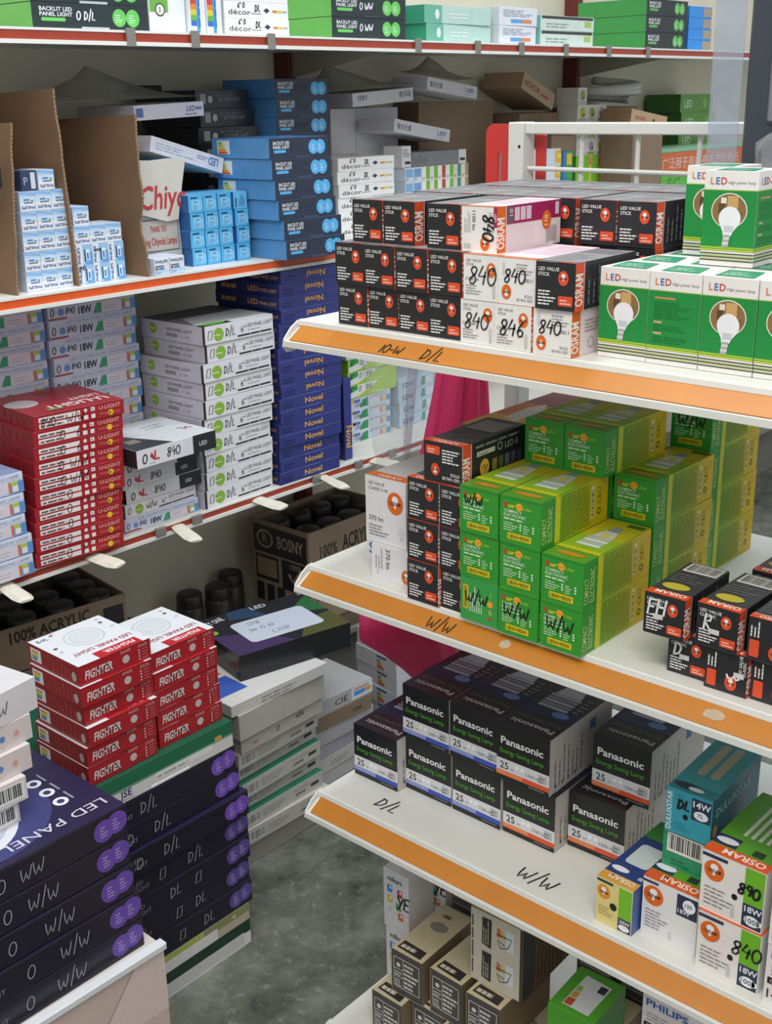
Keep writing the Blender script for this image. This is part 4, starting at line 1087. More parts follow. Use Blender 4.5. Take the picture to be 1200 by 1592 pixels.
UH = [[(.34, '0'), (.52, '|')], [(.34, '0')], [(.36, '0')], [(.35, '0')], [(.34, '0')], [(.28, '0'), (.38, 'W/W')], [(.26, '0'), (.38, 'W/W')], [(.28, '0'), (.46, '6')], [(.28, '0'), (.46, '6')], [(.06, '840'), (.34, 'W/W')]]
def ulight_side(p): p.MV('8a1c20', .1, .15, .9, .8, 6, .3); p.R('8a1c20', 0, .94, 1, .97, 1)
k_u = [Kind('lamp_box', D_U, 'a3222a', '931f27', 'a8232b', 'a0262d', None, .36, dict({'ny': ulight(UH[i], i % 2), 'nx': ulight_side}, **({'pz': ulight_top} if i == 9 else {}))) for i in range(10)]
# ---- white six-inch panel boxes with a green round label
def six_front(hw='D/L', sq='#'):
    def f(p):
        p.R('26262a', 0, 0, .035, 1); p.E('86b53c', .22, .46, .36, .36, 1); p.M('d9e6c0', .15, .40, .29, .52, 1, .6)
        p.H('1c1c20', sq, .065, .24, .50, .04); p.H('1c1c20', hw, .31, .28, .42, .05)
        p.T('3a3a3e', '6"', .53, .34, .34); p.T('55555a', 'LED PANEL LIGHT', .62, .56, .20, w=.36 * p.w); p.K('26262a', [(.48 * p.w, .16 * p.h), (.97 * p.w, .18 * p.h)], .09, 2); p.M('a5a5a8', .63, .38, .92, .46, 1, .6)
        for u in (.66, .80): p.E('f0f0f0', u, .17, .03, .03, 3)
    return f
def six_side(p):
    p.E('7fb03c', .80, .62, .0, .0, 1) if False else None
    p.E('86b53c', .20, .55, .30, .30, 1); p.M('d9e6c0', .14, .50, .26, .60, 1, .6); p.T('4a4a50', 'LED PANEL LIGHT', .42, .55, .17, w=.42 * p.w); p.R('8d8d92', .42, .22, .60, .42, 1); p.T('8d8d92', '6"  18W', .66, .24, .15)
def six_top(p):
    p.poly('d5dcdf', [(.42, .0), (1, .0), (1, .55), (.20, .55), (.02, .12)], 0); p.R('26262a', .0, .0, .42, .10, 1); p.E('5fb83a', .22, .08, .16, .05, 2); p.R('55545c', .0, .60, 1, 1, 0)
D_S = (.186, .186, .0360)
k_s = Kind('panel_light_box', D_S, 'cfccd4', 'c3bfca', 'e2e1e4', '8c8a92', None, .42, {'ny': six_front(), 'nx': six_side})
k_st = Kind('panel_light_box', D_S, 'cfccd4', 'c3bfca', 'e2e1e4', '8c8a92', None, .42, {'ny': six_front(), 'nx': six_side, 'pz': six_top})
k_sw = Kind('panel_light_box', (.18, .18, .0270), 'cfccd4', 'c3bfca', 'dfdee2', 'd5d3d8', None, .42, {'ny': six_front('W/W', '0'), 'nx': six_side})
# ---- white and black boxes marked 840
def vl(p):
    p.R('25272c', .70, 0, 1, 1); p.T('d6d8da', 'LED', .78, .36, .24, bold=.01)
    p.H('1c1c20', '0', .06, .22, .50, .07); p.poly('c0393b', [(.155, .55), (.18, .75), (.205, .50), (.20, .30)], 2); p.poly('c0393b', [(.20, .30), (.215, .80), (.235, .80), (.225, .38), (.27, .38), (.27, .28)], 2); p.H('1c1c20', '840', .36, .26, .48, .06); p.M('b5a5a5', .14, .14, .26, .22, 1, .5)
def vl_top(p):
    p.poly('2c2f34', [(.0, .0), (.0, .62), (.30, .62), (.45, .45), (.66, .42), (.66, .0)], 1) if False else p.poly('3a3c40', [(0, 0), (.45, 0), (.24, .55), (0, .70)], 1)
    p.E('d5d8da', .45, .70, .28, .22, 1); p.T('b0363a', 'VL', .93, .40, .10, rot=180, bold=.01); p.M('a9adb2', .55, .6, .92, .8, 2, .4); p.R('8a8074', .1, .25, .25, .4, 2)
def vl_side(p): p.poly('9e2c2e', [(.58, .2), (.66, .5), (.78, .3), (.74, .75), (.62, .8)], 1); p.R('6a6a6c', .08, .35, .25, .75, 1)
k_vl = Kind('downlight_box', (.186, .170, .0345), 'd9dde0', '2a2628', 'dfe1e4', 'd5dadd', None, .4, {'ny': vl, 'pz': vl_top, 'nx': vl_side})
k_vl2 = Kind('downlight_box', (.180, .170, .0285), 'd9dde0', '2a2628', 'd5d7da', 'd5dadd', None, .4, {'ny': vl})
# ---- navy blue boxes with gold lettering
def novel(up):
    def f(p):
        if up: p.T('dfa94a', 'Novel', .40, .26, .46, bold=.02, w=.29 * p.w)
        else: p.T('d9a04a', 'Novel', .69, .72, .46, rot=180, bold=.02, w=.29 * p.w)
        p.K('4a4f8e', [(0, .93 * p.h), (p.w, .95 * p.h)], .05, 2); p.M('232858', .05, .2, .3, .7, 2, .5)
    return f
def novel_side(p):
    p.T('d9a55a', 'LED', .52, .30, .42, bold=.015, w=.16 * p.w); p.T('d9a55a', 'PANEL LIGHT', .70, .32, .26, w=.26 * p.w); p.M('c98f4a', .10, .3, .45, .7, 1, .8)
D_N = (.178, .200, .0264)
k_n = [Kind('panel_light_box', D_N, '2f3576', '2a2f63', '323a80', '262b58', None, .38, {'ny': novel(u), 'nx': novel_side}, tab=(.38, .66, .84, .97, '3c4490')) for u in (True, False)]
k_nv = Kind('panel_light_box', (.024, .200, .186), '2f3576', '2a2f63', '343c86', '262b58', None, .38, {'ny': lambda p: p.T('dfa94a', 'Novel', .22, .42, .10, rot=-90, bold=.02, w=.27 * p.h)})
# ---- lime four-inch boxes and others at the rack's middle
def lime(p):
    p.poly('dfe3da', [(0, 0), (.02, .96), (.62, .96), (.46, .55), (.2, .1)], 1); p.poly('2f9a4c', [(.02, .40), (.20, .62), (.20, .95), (.03, .95)], 2); p.poly('e3e6df', [(.0, .0), (.18, .10), (.2, .3), (.03, .2)], 2)
    p.H('1c241c', '6"', .05, .5, .32, .06); p.H('1c241c', '#', .22, .42, .40, .06); p.H('1c241c', '840', .36, .48, .36, .05); p.T('c9dc8a', 'LED PANEL LIGHT', .56, .30, .16, w=.40 * p.w)
k_li = Kind('panel_light_box', (.176, .17, .0310), '9ec62e', '8cba2a', 'a3ca30', '7fb02c', None, .4, {'ny': lime}, tab=(.52, .74, .0, .12, 'b9da4a'))
k_wl = Kind('panel_light_box', (.176, .17, .0300), 'd3d4d8', 'bfc3cb', 'd9dade', 'cfd0d4', None, .42, {'ny': lambda p: (p.H('2a2a2e', '4" # 840', .12, .32, .46, .05), p.M('a9a9ae', .14, .14, .5, .2, 1, .5), p.R('b5485a', .02, .93, .6, .99, 1))})
k_t2 = Kind('ceiling_lamp_box', (.155, .17, .0268), 'c5cbd6', 'b5bccf', 'c9cfd9', 'c2c8da', None, .42, {'ny': lambda p: (p.R('d8b84a', .0, .55, .18, .85, 1), p.R('3f6fb8', .14, .55, .30, .80, 1), p.poly('2f8a5a', [(.28, .05), (.48, .05), (.48, .8), (.36, .7)], 1), p.T('3a3c44', '15W', .18, .14, .36, w=.16 * p.w), p.T('8a90a4', 'LED PANEL LIGHT', .52, .62, .22, w=.4 * p.w), p.R('d9713f', .76, .05, .80, .55, 1), p.R('e0c070', .82, .1, .88, .5, 1), p.R('4f93b8', .90, .05, 1, .55, 1))})
k_t3 = Kind('ceiling_lamp_box', (.135, .17, .0300), 'b5cbd9', 'a5bccf', 'b9cfdc', 'b2c8da', None, .42, {'ny': lambda p: (p.T('2a3038', '12W', .12, .25, .42, bold=.01, w=.30 * p.w), p.poly('3f9a7a', [(.62, .1), (.74, .1), (.74, .8), (.66, .8)], 1), p.R('d2dee2', .78, .15, .97, .75, 1))})

D_TR = (.198, .160, .0350)
k_tr = Kind('ceiling_lamp_box', D_TR, 'c9cede', 'b5bccf', 'cdd2e2', 'c2c8da', None, .42, {'ny': thin()})
k_tb1 = Kind('ceiling_lamp_box', (.176, .175, .0275), 'c9cede', 'b5bccf', 'c9d2e6', 'c2c8da', None, .42, {'ny': thin()})
# ------------------------------------------------------------------ wall rack, lower shelf (deck 0.682)
L0 = .6823
GT = 'thin ceiling lamp boxes in stacks'
YS1 = 1.925   # the two rear stacks stand behind the red boxes
for i in range(13):
    lb = 'pale ceiling lamp box in the far left stack, %s' % lev(i, 13) if i > 5 else 'pale ceiling lamp box hidden at the foot of the far left stack'
    carton(k_tr, 1.022 + J(.003), YS1, L0 + .0352 * i, lb, GT, J(.6))
    lb = 'pale ceiling lamp box in the stack behind the red boxes, %s' % lev(i, 13) if i > 5 else 'pale ceiling lamp box hidden at the foot of the stack behind the red boxes'
    carton(k_tr, 1.228 + J(.003), YS1 - .004, L0 + .0352 * i, lb, GT, J(.5))
for i in range(5):
    carton(k_tf, 1.027 - .185 + .004 * math.sin(i * 2.1), 1.731 + .002 * i, L0 + .0366 * i, 'pale blue ceiling lamp box left of the red stack, %s' % lev(i, 5), 'front ceiling lamp boxes', J(.8))
GU = 'red lamp boxes with yellow dots'
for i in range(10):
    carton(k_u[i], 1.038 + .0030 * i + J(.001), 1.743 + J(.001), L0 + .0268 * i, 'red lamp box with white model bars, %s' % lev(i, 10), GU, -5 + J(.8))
# short stack marked 840
G8 = 'mixed boxes marked 840'
carton(k_tb1, 1.246, 1.767, L0, 'thin pale blue 18W box at the bottom of the short 840 stack', G8, -1)
carton(k_sw, 1.243, 1.767, L0 + .0277, 'white six inch box marked W/W in the short 840 stack', G8, 1)
carton(k_vl2, 1.254, 1.766, L0 + .0549, 'white and black box marked 840, lower one of the pair in the short stack', G8, -.6)
carton(k_vl2, 1.248, 1.766, L0 + .0836, 'white and black box marked 840, upper one of the pair in the short stack', G8, .3)
carton(k_vl2, 1.247, 1.760, L0 + .1123, 'white and black box half hidden beneath the jutting top box', G8, -1)
carton(k_vl, 1.238, 1.700, L0 + .1410, 'white and black box marked 840 jutting out on top of the short stack', G8, 0)
GX = 'white six inch panel boxes'
for i in range(10):
    dx = (0, .002, .004, -.001, .003, .006, .010, .004, .018, .012)[i]
    carton(k_st if i == 9 else k_s, 1.432 + dx + .0012 * i, 1.757 + J(.002), L0 + .0361 * i, 'white panel light box with green round label, %s' % lev(i, 10), GX, J(.9))
GN = 'navy panel boxes with gold letters'
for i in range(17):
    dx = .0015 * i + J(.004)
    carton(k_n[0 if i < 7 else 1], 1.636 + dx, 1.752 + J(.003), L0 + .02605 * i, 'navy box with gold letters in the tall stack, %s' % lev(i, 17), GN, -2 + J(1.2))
carton(k_nv, 1.852, 1.768, L0, 'navy box standing on edge beside the tall navy stack', GN, -1)
GM = 'panel boxes right of the navy stack'
for i in range(4):
    carton(k_t2, 1.945 + J(.003), 1.850, L0 + .0269 * i, 'pale 15W box under the lime boxes, %s' % lev(i, 4), GM, J(.5))
for i in range(3):
    carton(k_li, 1.950 + .002 * i, 1.848, L0 + .1077 + .0311 * i, 'lime green panel box, %s of three' % ('bottom', 'middle', 'top')[i], GM, J(1))
carton(k_wl, 1.946, 1.846, L0 + .2011, 'white panel box lying on the lime green boxes', GM, -1)
carton(k_wl, 1.930, 1.852, L0 + .2312, 'white panel box on top of the other above the lime boxes', GM, 1)
for i in range(4):
    carton(k_t3, 2.136 + J(.002), 1.852, L0 + .0301 * i, 'pale 12W box beside the clear bag, %s' % lev(i, 4), GM, J(.6))

# ------------------------------------------------------------------ wall rack, middle shelf (deck 1.152)
M0 = 1.1523
CARD = mat('84684f', 0.75, 0.10, 14, 0, 0.15)
CARDL = mat('a58a6a', 0.8, 0.12, 220)
def divider(prof, y0, y1, lean, label):
    """upright corrugated sheet, seen from its left; prof lists (y, z) of its outline, torn at the front"""
    e = tag(empty('cardboard_divider'), label, 'cardboard', 'cardboard dividers')
    x0, t = 0.0, .0045
    me = prism_mesh(prof, 'x', 0, t)
    a = link('sheet', me, e, CARD)
    # corrugated front edge: a ridged strip
    bm = bmesh.new()
    fr = [p for p in prof if p[0] < y0 + .03]
    fr = sorted(fr, key=lambda p: p[1])
    for (ya, za), (yb_, zb) in zip(fr, fr[1:]):
        n = max(1, int((zb - za) / .006))
        for k in range(n):
            f0, f1 = k / n, (k + .55) / n
            bm_box(bm, .0012, t - .0012, min(ya, yb_) - .0005 + (ya + (yb_ - ya) * f0 - min(ya, yb_)), ya + (yb_ - ya) * f0 + .002, za + (zb - za) * f0, za + (zb - za) * f1)
    b = link('corrugated_edge', bm_mesh(bm), e, CARDL)
    tag(b, kind='stuff')
    e['lean'] = lean
    return e
def torn(y0, y1, z1, seed, amp=.006, slope=0.0, bite=None):
    rg = random.Random(seed)
    pts = [(y1, 0), (y1, z1 - .01)]
    pts.append((y0 + slope, z1))
    n = 14
    for k in range(1, n):
        z = z1 * (1 - k / n)
        yy = y0 + slope * (1 - k / n) + rg.uniform(0, amp)
        if bite and bite[0] < z < bite[1]: yy += bite[2]
        pts.append((yy, z))
    pts.append((y0, 0))
    return pts
d1 = divider(torn(0, .30, .272, 1, .004), 0, .30, 0, 'brown cardboard sheet at the frame edge left of the white bulb boxes')
d1.location = (1.074, 1.762, M0); d1.rotation_euler = (0, math.radians(5), 0)
d2 = divider(torn(0, .31, .322, 2, .003), 0, .31, 0, 'tall brown cardboard sheet between the two piles of white bulb boxes')
d2.location = (1.199, 1.768, M0); d2.rotation_euler = (0, math.radians(-2.2), 0)
d3 = divider(torn(0, .31, .278, 3, .006, 0, (.06, .105, .012)), 0, .31, 0, 'brown cardboard sheet with torn edge beside the red lettered carton')
d3.location = (1.340, 1.755, M0); d3.rotation_euler = (0, math.radians(-.5), 0)
# back sheet behind the bulb boxes
bk = tag(link('cardboard_sheet', box_mesh(1.11, 1.345, 2.085, 2.089, M0, M0 + .27, 0), m=CARD), 'brown cardboard sheet standing behind the white bulb boxes', 'cardboard', 'cardboard dividers')
GB = 'small white and blue bulb boxes'
xa = [1.1055, 1.1362, 1.1668]
for r_ in range(5):
    for c in range(3):
        carton(k_p1, xa[c] + .0010 * r_ - .001, 1.778, M0 + .0326 * r_, 'white and blue bulb box in the left pile, row %s from below, %s column' % (('one', 'two', 'three', 'four', 'five')[r_], ('left', 'middle', 'right')[c]), GB, J(.8))
carton(k_p1, 1.148, 1.778, M0 + .0326 * 5, 'white and blue bulb box alone at the top of the left pile', GB, -2)
carton(k_pd, 1.117, 1.780, M0 + .0326 * 5, 'dark navy bulb box at the top left of the left pile', GB, 2)
xb = [1.2075, 1.2408, 1.2740]
for r_ in range(2):
    for c in range(3):
        ex = None
        if c == 0 and r_ == 0: ex = {'ny': hand('15181c', '2110', .05, .72, .22, .035)}
        if c == 1 and r_ == 1: ex = {'ny': hand('15181c', '4mm', .1, .62, .2, .035)}
        carton(k_p2, xb[c], 1.778, M0 + .0332 * r_, 'white and blue bulb box with sideways print, %s row, %s column' % (('bottom', 'second')[r_], ('left', 'middle', 'right')[c]), GB, J(.6), extra=ex)
for c in range(3):
    carton(k_p3, xb[c] - .002, 1.778, M0 + .0664, 'white and blue bulb box in the right pile, third row, %s column' % ('left', 'middle', 'right')[c], GB, J(.8))
carton(k_p3, 1.2085, 1.779, M0 + .0989, 'white and blue bulb box alone at the top of the right pile', GB, 1)
for c in range(2):
    carton(k_p4, 1.352 + .0352 * c, 1.753, M0, 'white bulb box in front of the red lettered carton, %s one' % ('left', 'right')[c], GB, -.5)
# grey carton with red script
ch = tag(empty('lamp_carton', (1.392, 1.822, M0)), 'torn grey carton with large red script and a thank you panel', 'carton')
PAPER = mat('b7b3ab', 0.7, 0.08, 30, 0, 0.2)
PAPERW = mat('cfcac0', 0.7, 0.08, 30, 0, 0.2)
def chp(name, me, m, loc=(0, 0, 0), rot=(0, 0, 0)):
    o = link(name, me, ch, m); o.location = loc; o.rotation_euler = rot
    return o
fp = chp('front_panel', prism_mesh([(-.018, 0), (.078, 0), (.083, .02), (.080, .09), (.085, .115), (-.018, .125)], 'y', 0, .004), PAPER)
chp('body', box_mesh(-.016, .079, .0045, .22, .0005, .1855, .002), PAPER)
fl = chp('torn_flap', prism_mesh([(-.018, .105), (.048, .086), (.076, .088), (.090, .15), (.102, .197), (.06, .199), (.02, .197), (-.018, .199)], 'y', -.0045, -.001), PAPERW)
P_ = Print(.115, .20)
P_.T('c0393a', 'Chiyo', .03, .555, .215, bold=.012, w=.110, shear=.18)
o = link('red_script', P_.mesh(), ch); o.matrix_local = Matrix(((1, 0, 0, -.017), (0, 0, -1, -.0052), (0, 1, 0, 0), (0, 0, 0, 1)))
P_ = Print(.095, .125)
P_.T('b5453f', 'THANK YOU', .28, .55, .09, bold=.015, w=.038); P_.T('b5453f', 'using Chiyoda Lamps', .06, .36, .11, bold=.015, w=.082)
for (u0, v0, u1, v1) in ((0, .72, .98, .735), (0, .26, .98, .275), (.965, .26, .98, .735)): P_.R('4a5668', u0, v0, u1, v1, 1)
P_.R('5a6f9a', .80, .80, .90, .88, 1)
o = link('thank_you_print', P_.mesh(), ch); o.matrix_local = Matrix(((1, 0, 0, -.016), (0, 0, -1, -.0004), (0, 1, 0, 0), (0, 0, 0, 1)))
GK = 'sky blue capsule boxes'
for r_ in range(4):
    for c in range(4):
        k = k_skr if (r_ == 3 and c == 3) else k_sk
        carton(k, 1.4775 + .0358 * c + (.004 if c == 3 and r_ == 1 else 0) - .002 * (r_ % 2), 1.795 - (.006 if c == 3 else 0), M0 + .0329 * r_, 'sky blue capsule box, row %s from below, %s from the left' % (('one', 'two', 'three', 'four')[r_], CNT[c]), GK, J(1.2))
GBL = 'blue ended panel boxes'
for i in range(6):
    carton(k_bl if i > 2 else k_bl0, (1.639, 1.637, 1.627, 1.622, 1.618, 1.615)[i], 1.706 + .002 * i, M0 + .0382 * i, 'navy panel box with bright blue end in the front stack, %s' % lev(i, 6), GBL, (-2, -.5, .5, 0, .3, -.2)[i])
for i in range(9):
    lb = 'navy panel box in the rear blue stack, %s' % lev(i, 9) if i > 5 else 'navy panel box hidden low in the rear blue stack'
    carton(k_bl0, 1.816 + (.004 if i == 7 else 0), 1.905, M0 + .0376 * i * 1.0, lb, GBL, J(1)) if i < 9 else None
# black panel boxes behind
k_bk = Kind('panel_light_box', (.165, .165, .0352), '24262a', '24262a', '2a2c30', '2e3034', None, .35, {'ny': lambda p: (p.T('8f9296', 'LED PANEL LIGHT', .42, .40, .22, w=.40 * p.w), p.R('9a9a98', .08, .25, .18, .8, 1), p.E('b5b5b0', .26, .5, .2), p.M('6a6c70', .34, .7, .9, .8, 1, .5))})
for i in range(9):
    lb = 'black panel light box behind the sky blue boxes, %s' % lev(i, 9) if i > 4 else 'black panel light box hidden low behind the sky blue boxes'
    carton(k_bk, 1.632 + J(.006) * (i > 3), 1.935, M0 + .0354 * i, lb, 'black panel boxes', (8 if i > 6 else 0) + J(2)) if i != 99 else None
k_pw = Kind('panel_light_box', (.170, .165, .0265), 'd9d9e2', 'c9c9d5', 'dcdce6', 'cfd0d8', None, .4, {'ny': lambda p: (p.T('3f5f9a', 'LED', .74, .40, .36, bold=.01, w=.13 * p.w, shear=.2), p.R('6f86b5', .88, .46, .97, .66, 1), p.M('6f86b5', .72, .15, .97, .3, 1, .6), p.R('5f76b0', .02, .2, .12, .8, 1))})
k_pw2 = Kind('panel_light_box', (.190, .150, .0290), 'd9d9e2', 'c9c9d5', 'dcdce6', 'b9bcc8', None, .3, {'ny': lambda p: (p.T('2f6fb5', 'LED', .92, .80, .5, rot=180, bold=.01, w=.14 * p.w), p.M('9fb0cc', .06, .3, .6, .8, 3, .3), p.M('7f96c0', .62, .5, .8, .8, 2, .4))})
carton(k_pw2, 1.424, 1.832, M0 + .212, 'white wrapped panel box sloping down towards the blue stack', 'loose white panel boxes', 4, ry=15)
carton(k_pw, 1.412, 1.852, M0 + .2655, 'white panel box lying on top above the red lettered carton', 'loose white panel boxes', 2, ry=-2)
def tent(name, label, pts_base, peak, m=DUSTY, ridge=None, seed=0):
    """crumpled wrap: a ring of base points rising to a ridge"""
    rg = random.Random(seed)
    bm = bmesh.new()
    n = len(pts_base); rows = 5
    P = [Vector(q) for q in pts_base]; T = [Vector(q) for q in (ridge or [peak] * n)]
    V = [[None] * n for _ in range(rows + 1)]
    for k in range(rows + 1):
        f = k / rows
        for i in range(n):
            q = P[i].lerp(T[i], f)
            sag = -.012 * math.sin(f * math.pi)
            V[k][i] = bm.verts.new(q + Vector((rg.uniform(-.003, .003), rg.uniform(-.003, .003), sag + rg.uniform(-.003, .003) * (0 < k < rows))))
    for k in range(rows):
        for i in range(n):
            a, b, c, d = V[k][i], V[k][(i + 1) % n], V[k + 1][(i + 1) % n], V[k + 1][i]
            bm.faces.new((a, b, c, d))
    bmesh.ops.remove_doubles(bm, verts=bm.verts, dist=1e-4)
    o = link(name, bm_mesh(bm), m=m, smooth=True)
    tag(o, label, 'plastic wrap', 'dusty plastic wraps')
    return o
zt = 1.456
tent('plastic_wrap', 'dusty plastic wrap peaked over the white panel box by the cardboard', [(1.27, 1.90, zt - .005), (1.42, 1.852, zt), (1.585, 1.856, zt + .004), (1.60, 1.98, zt), (1.58, 2.06, zt), (1.42, 2.10, zt), (1.28, 2.05, zt - .005)], (1.385, 1.95, 1.515), seed=4)
# decor boxes and what stands around them
for i in range(6):
    lb = 'white downlight box beside the blue stacks, %s' % lev(i, 6) if i > 2 else 'white downlight box hidden low beside the blue stacks'
    carton(k_de, 1.992 + J(.003), 1.898 + J(.002), M0 + .0286 * i, lb, 'white downlight boxes', J(1))
def hands(p):
    p.R('eceae8', 0, 0, 1, 1) if False else None
    for (u0, v0, u1, v1) in ((.02, .28, .045, .62), (.30, .28, .325, .62), (.02, .28, .325, .30), (.02, .60, .325, .62)): p.R('b0393c', u0, v0, u1, v1, 1)
    p.poly('b0393c', [(.06, .38), (.12, .34), (.17, .40), (.17, .46), (.10, .46)], 2); p.poly('b0393c', [(.29, .38), (.22, .34), (.18, .40), (.18, .46), (.26, .46)], 2)
    p.poly('b0393c', [(.06, .50), (.12, .57), (.17, .52), (.17, .49)], 2); p.poly('b0393c', [(.29, .50), (.22, .57), (.18, .52), (.18, .49)], 2); p.K('9a9896', [(.36 * p.w, 0), (.36 * p.w, p.h)], .006, 1)
k_hc = Kind('white_carton', (.245, .075, .275), 'd2d0d2', 'c6c4c6', 'cfcdd0', 'c9c7c8', None, .6, {'ny': hands})
carton(k_hc, 2.150, 2.068, M0, 'white carton with a red framed hands symbol behind the downlight boxes', None, 0, cat='carton')
k_lp = Kind('panel_light_box', (.235, .108, .0300), 'd3d1d4', 'c0bec2', 'd0ced2', 'a5a4a6', None, .45, {'ny': lambda p: (p.T('3f4f86', '聚合光源', .05, .30, .36, w=.24 * p.w), p.T('4a5a9a', 'LED', .76, .40, .34, bold=.01, w=.16 * p.w, shear=.2), p.M('8a90b0', .72, .18, .95, .28, 1, .5))})
k_lp2 = Kind('panel_light_box', (.235, .140, .0300), 'd3d1d4', 'c0bec2', 'd0ced2', 'a5a4a6', None, .45, {'ny': lambda p: (p.T('3f4f86', 'LED', .22, .75, .34, rot=180, bold=.01, w=.14 * p.w), p.T('3f4f86', '聚合光源', .96, .75, .36, rot=180, w=.2 * p.w))})
carton(k_lp2, 2.108, 1.955, M0 + .2785, 'white panel box upside down on the white carton', 'wrapped white panel boxes', 4, ry=-3)
k_cbox = Kind('brown_carton', (.32, .085, .285), '8c735a', '7a634c', '86705a', '7f6850', None, .75)
carton(k_cbox, 2.468, 2.060, M0, 'large plain brown carton behind the small bulb boxes', 'brown cartons on the middle shelf', 0, cat='carton')
carton(k_lp, 2.375, 1.955, M0 + .315, 'white panel box sloping down to the right on the brown carton', 'wrapped white panel boxes', 6, ry=6)
k_gr = Kind('grey_carton', (.26, .10, .068), '7a7878', '7a7878', '7d7b7b', '8a8886', None, .6)
carton(k_gr, 2.282, 1.952, M0, 'grey carton under the small coloured boxes', None, cat='carton')
cols = (('cfdcec', '7fb0de'), ('d5dde6', '6f9fd0'), ('ece8e2', '6fb52a'), ('e2dcd8', '6fb52a'), ('ece8e2', 'b5403a'), ('e6e4e0', '6fb52a'), ('d9d2bc', '3f8a8a'), ('dcd6c2', '9a9068'))
for r_ in range(2):
    for c, (a, b) in enumerate(cols):
        k = Kind('bulb_box', (.0305, .06, .0335), a, a, a, 'd5d2cc', None, .4, {'ny': (lambda b, c: lambda p: (p.R(b, .08, .3, .92, .88, 1) if c < 2 else p.R(b, .55, .08, .98, .98, 1), p.M('5a5a5c', .1, .1, .5, .28, 2, .4)))(b, c)})
        carton(k, 2.284 + .0315 * c, 1.950, M0 + .0684 + .0338 * r_, 'tiny bulb box above the top gondola boxes, %s row, %s from the left' % (('lower', 'upper')[r_], CNT[c]), 'tiny coloured bulb boxes', J(1))
k_lg = Kind('tube_lamp_box', (.215, .06, .034), '77777a', '77777a', '808083', '8c8c8e', None, .45, {'ny': lambda p: (p.R('dedad6', .86, 0, 1, 1), p.MV('606064', .03, .15, .3, .85, 6, .3), p.R('2a2a2c', .88, .2, .98, .4, 1))})
carton(k_lg, 2.312, 1.952, M0 + .1364, 'long grey tube lamp box lying on the tiny bulb boxes', None, 0)
k_wb = Kind('bulb_box', (.034, .06, .05), 'd9d9d8', 'd9d9d8', 'dededc', 'd2d2d0', None, .45, {'ny': lambda p: (p.M('7a7a80', .1, .5, .9, .9, 4, .4), p.R('2a2a2c', .3, .15, .9, .28, 1))})
carton(k_wb, 2.276, 1.953, M0 + .1364, 'white upright bulb box at the left end above the tiny boxes', None, 0)
carton(k_lp, 2.238, 1.945, M0 + .2215, 'white panel box with chinese letters jutting out above the tiny boxes', 'wrapped white panel boxes', 4, ry=8)
tent('plastic_wrap', 'dusty plastic wrap over the upside-down white panel box', [(2.06, 1.96, 1.467), (2.20, 1.945, 1.472), (2.34, 1.965, 1.482), (2.36, 2.08, 1.478), (2.2, 2.12, 1.47), (2.07, 2.11, 1.465)], (2.10, 2.03, 1.525), seed=6)
tent('plastic_wrap', 'dusty plastic wrap rising over the sloping panel box on the right', [(2.365, 1.975, 1.512), (2.48, 1.975, 1.505), (2.60, 1.975, 1.492), (2.61, 2.05, 1.490), (2.5, 2.06, 1.502), (2.38, 2.06, 1.512)], (2.46, 2.02, 1.545), seed=8)
# ------------------------------------------------------------------ middle shelf, far end
k_hi = Kind('tool_carton', (.165, .135, .045), 'b59a7c', 'a98c6c', 'c2a585', 'a08668', None, .6, {'ny': lambda p: p.T('b0493c', 'HITACHI', .06, .34, .34, bold=.02, w=.45 * p.w) and p.M('b0493c', .58, .35, .92, .55, 1, .7)})
k_bc2 = Kind('brown_carton', (.19, .14, .250), '87705a', '7a634c', '8b735c', '7f6850', None, .75)
carton(k_bc2, 2.815, 1.99, M0, 'brown carton under the tilted red lettered tool carton', 'brown cartons on the middle shelf', 0, cat='carton')
carton(k_hi, 2.822, 1.992, M0 + .316, 'tilted tool carton with red capital letters', None, 0, cat='carton', ry=21)
k_tw = Kind('lamp_box', (.16, .10, .040), 'cfd4d8', 'c2c8cc', 'ccd2d8', 'c6ccd0', None, .45, {'ny': lambda p: (p.R('d9a838', .84, .1, 1, .9, 1), p.R('e6c85a', .9, .4, 1, .7, 2))})
for i in range(4):
    carton(k_tw, 2.662, 1.860, M0 + .0403 * i, 'pale lamp box with yellow corner seen through the grid, %s' % lev(i, 4), 'pale boxes behind the grid', J(1))
k_gp = Kind('green_pack', (.115, .09, .028), '2f9a4a', '2a8a42', '35a852', '3db05a', None, .35, {'pz': lambda p: p.R('58c06e', .1, .1, .9, .4)})
k_by = Kind('bulb_box', (.05, .08, .075), '3a6fb5', '3a6fb5', '2f9a4a', '3a6fb5', None, .4, {'ny': lambda p: (p.R('3f6fc0', 0, 0, .3, 1), p.R('d9b83a', .4, .5, .9, .9, 1))})
carton(k_by, 2.834, 1.895, M0 + .0, 'blue and green bulb box behind the grid, lower left one', 'blue and green bulb boxes')
carton(k_by, 2.889, 1.895, M0 + .0, 'blue and green bulb box behind the grid, lower right one', 'blue and green bulb boxes')
carton(k_by, 2.836, 1.895, M0 + .0753, 'blue and green bulb box behind the grid, upper left one', 'blue and green bulb boxes')
carton(k_by, 2.890, 1.895, M0 + .0753, 'blue and green bulb box behind the grid, upper right one', 'blue and green bulb boxes')
k_gpb = Kind('brown_carton', (.115, .09, .045), '7c6650', '7c6650', '7f6a54', '7f6850', None, .75)
carton(k_gpb, 2.832, 1.895, M0 + .1506, 'small brown carton under the bright green pack', None, cat='carton')
carton(k_gp, 2.826, 1.893, M0 + .1960, 'bright green flat pack behind the grid bar', None, -3)
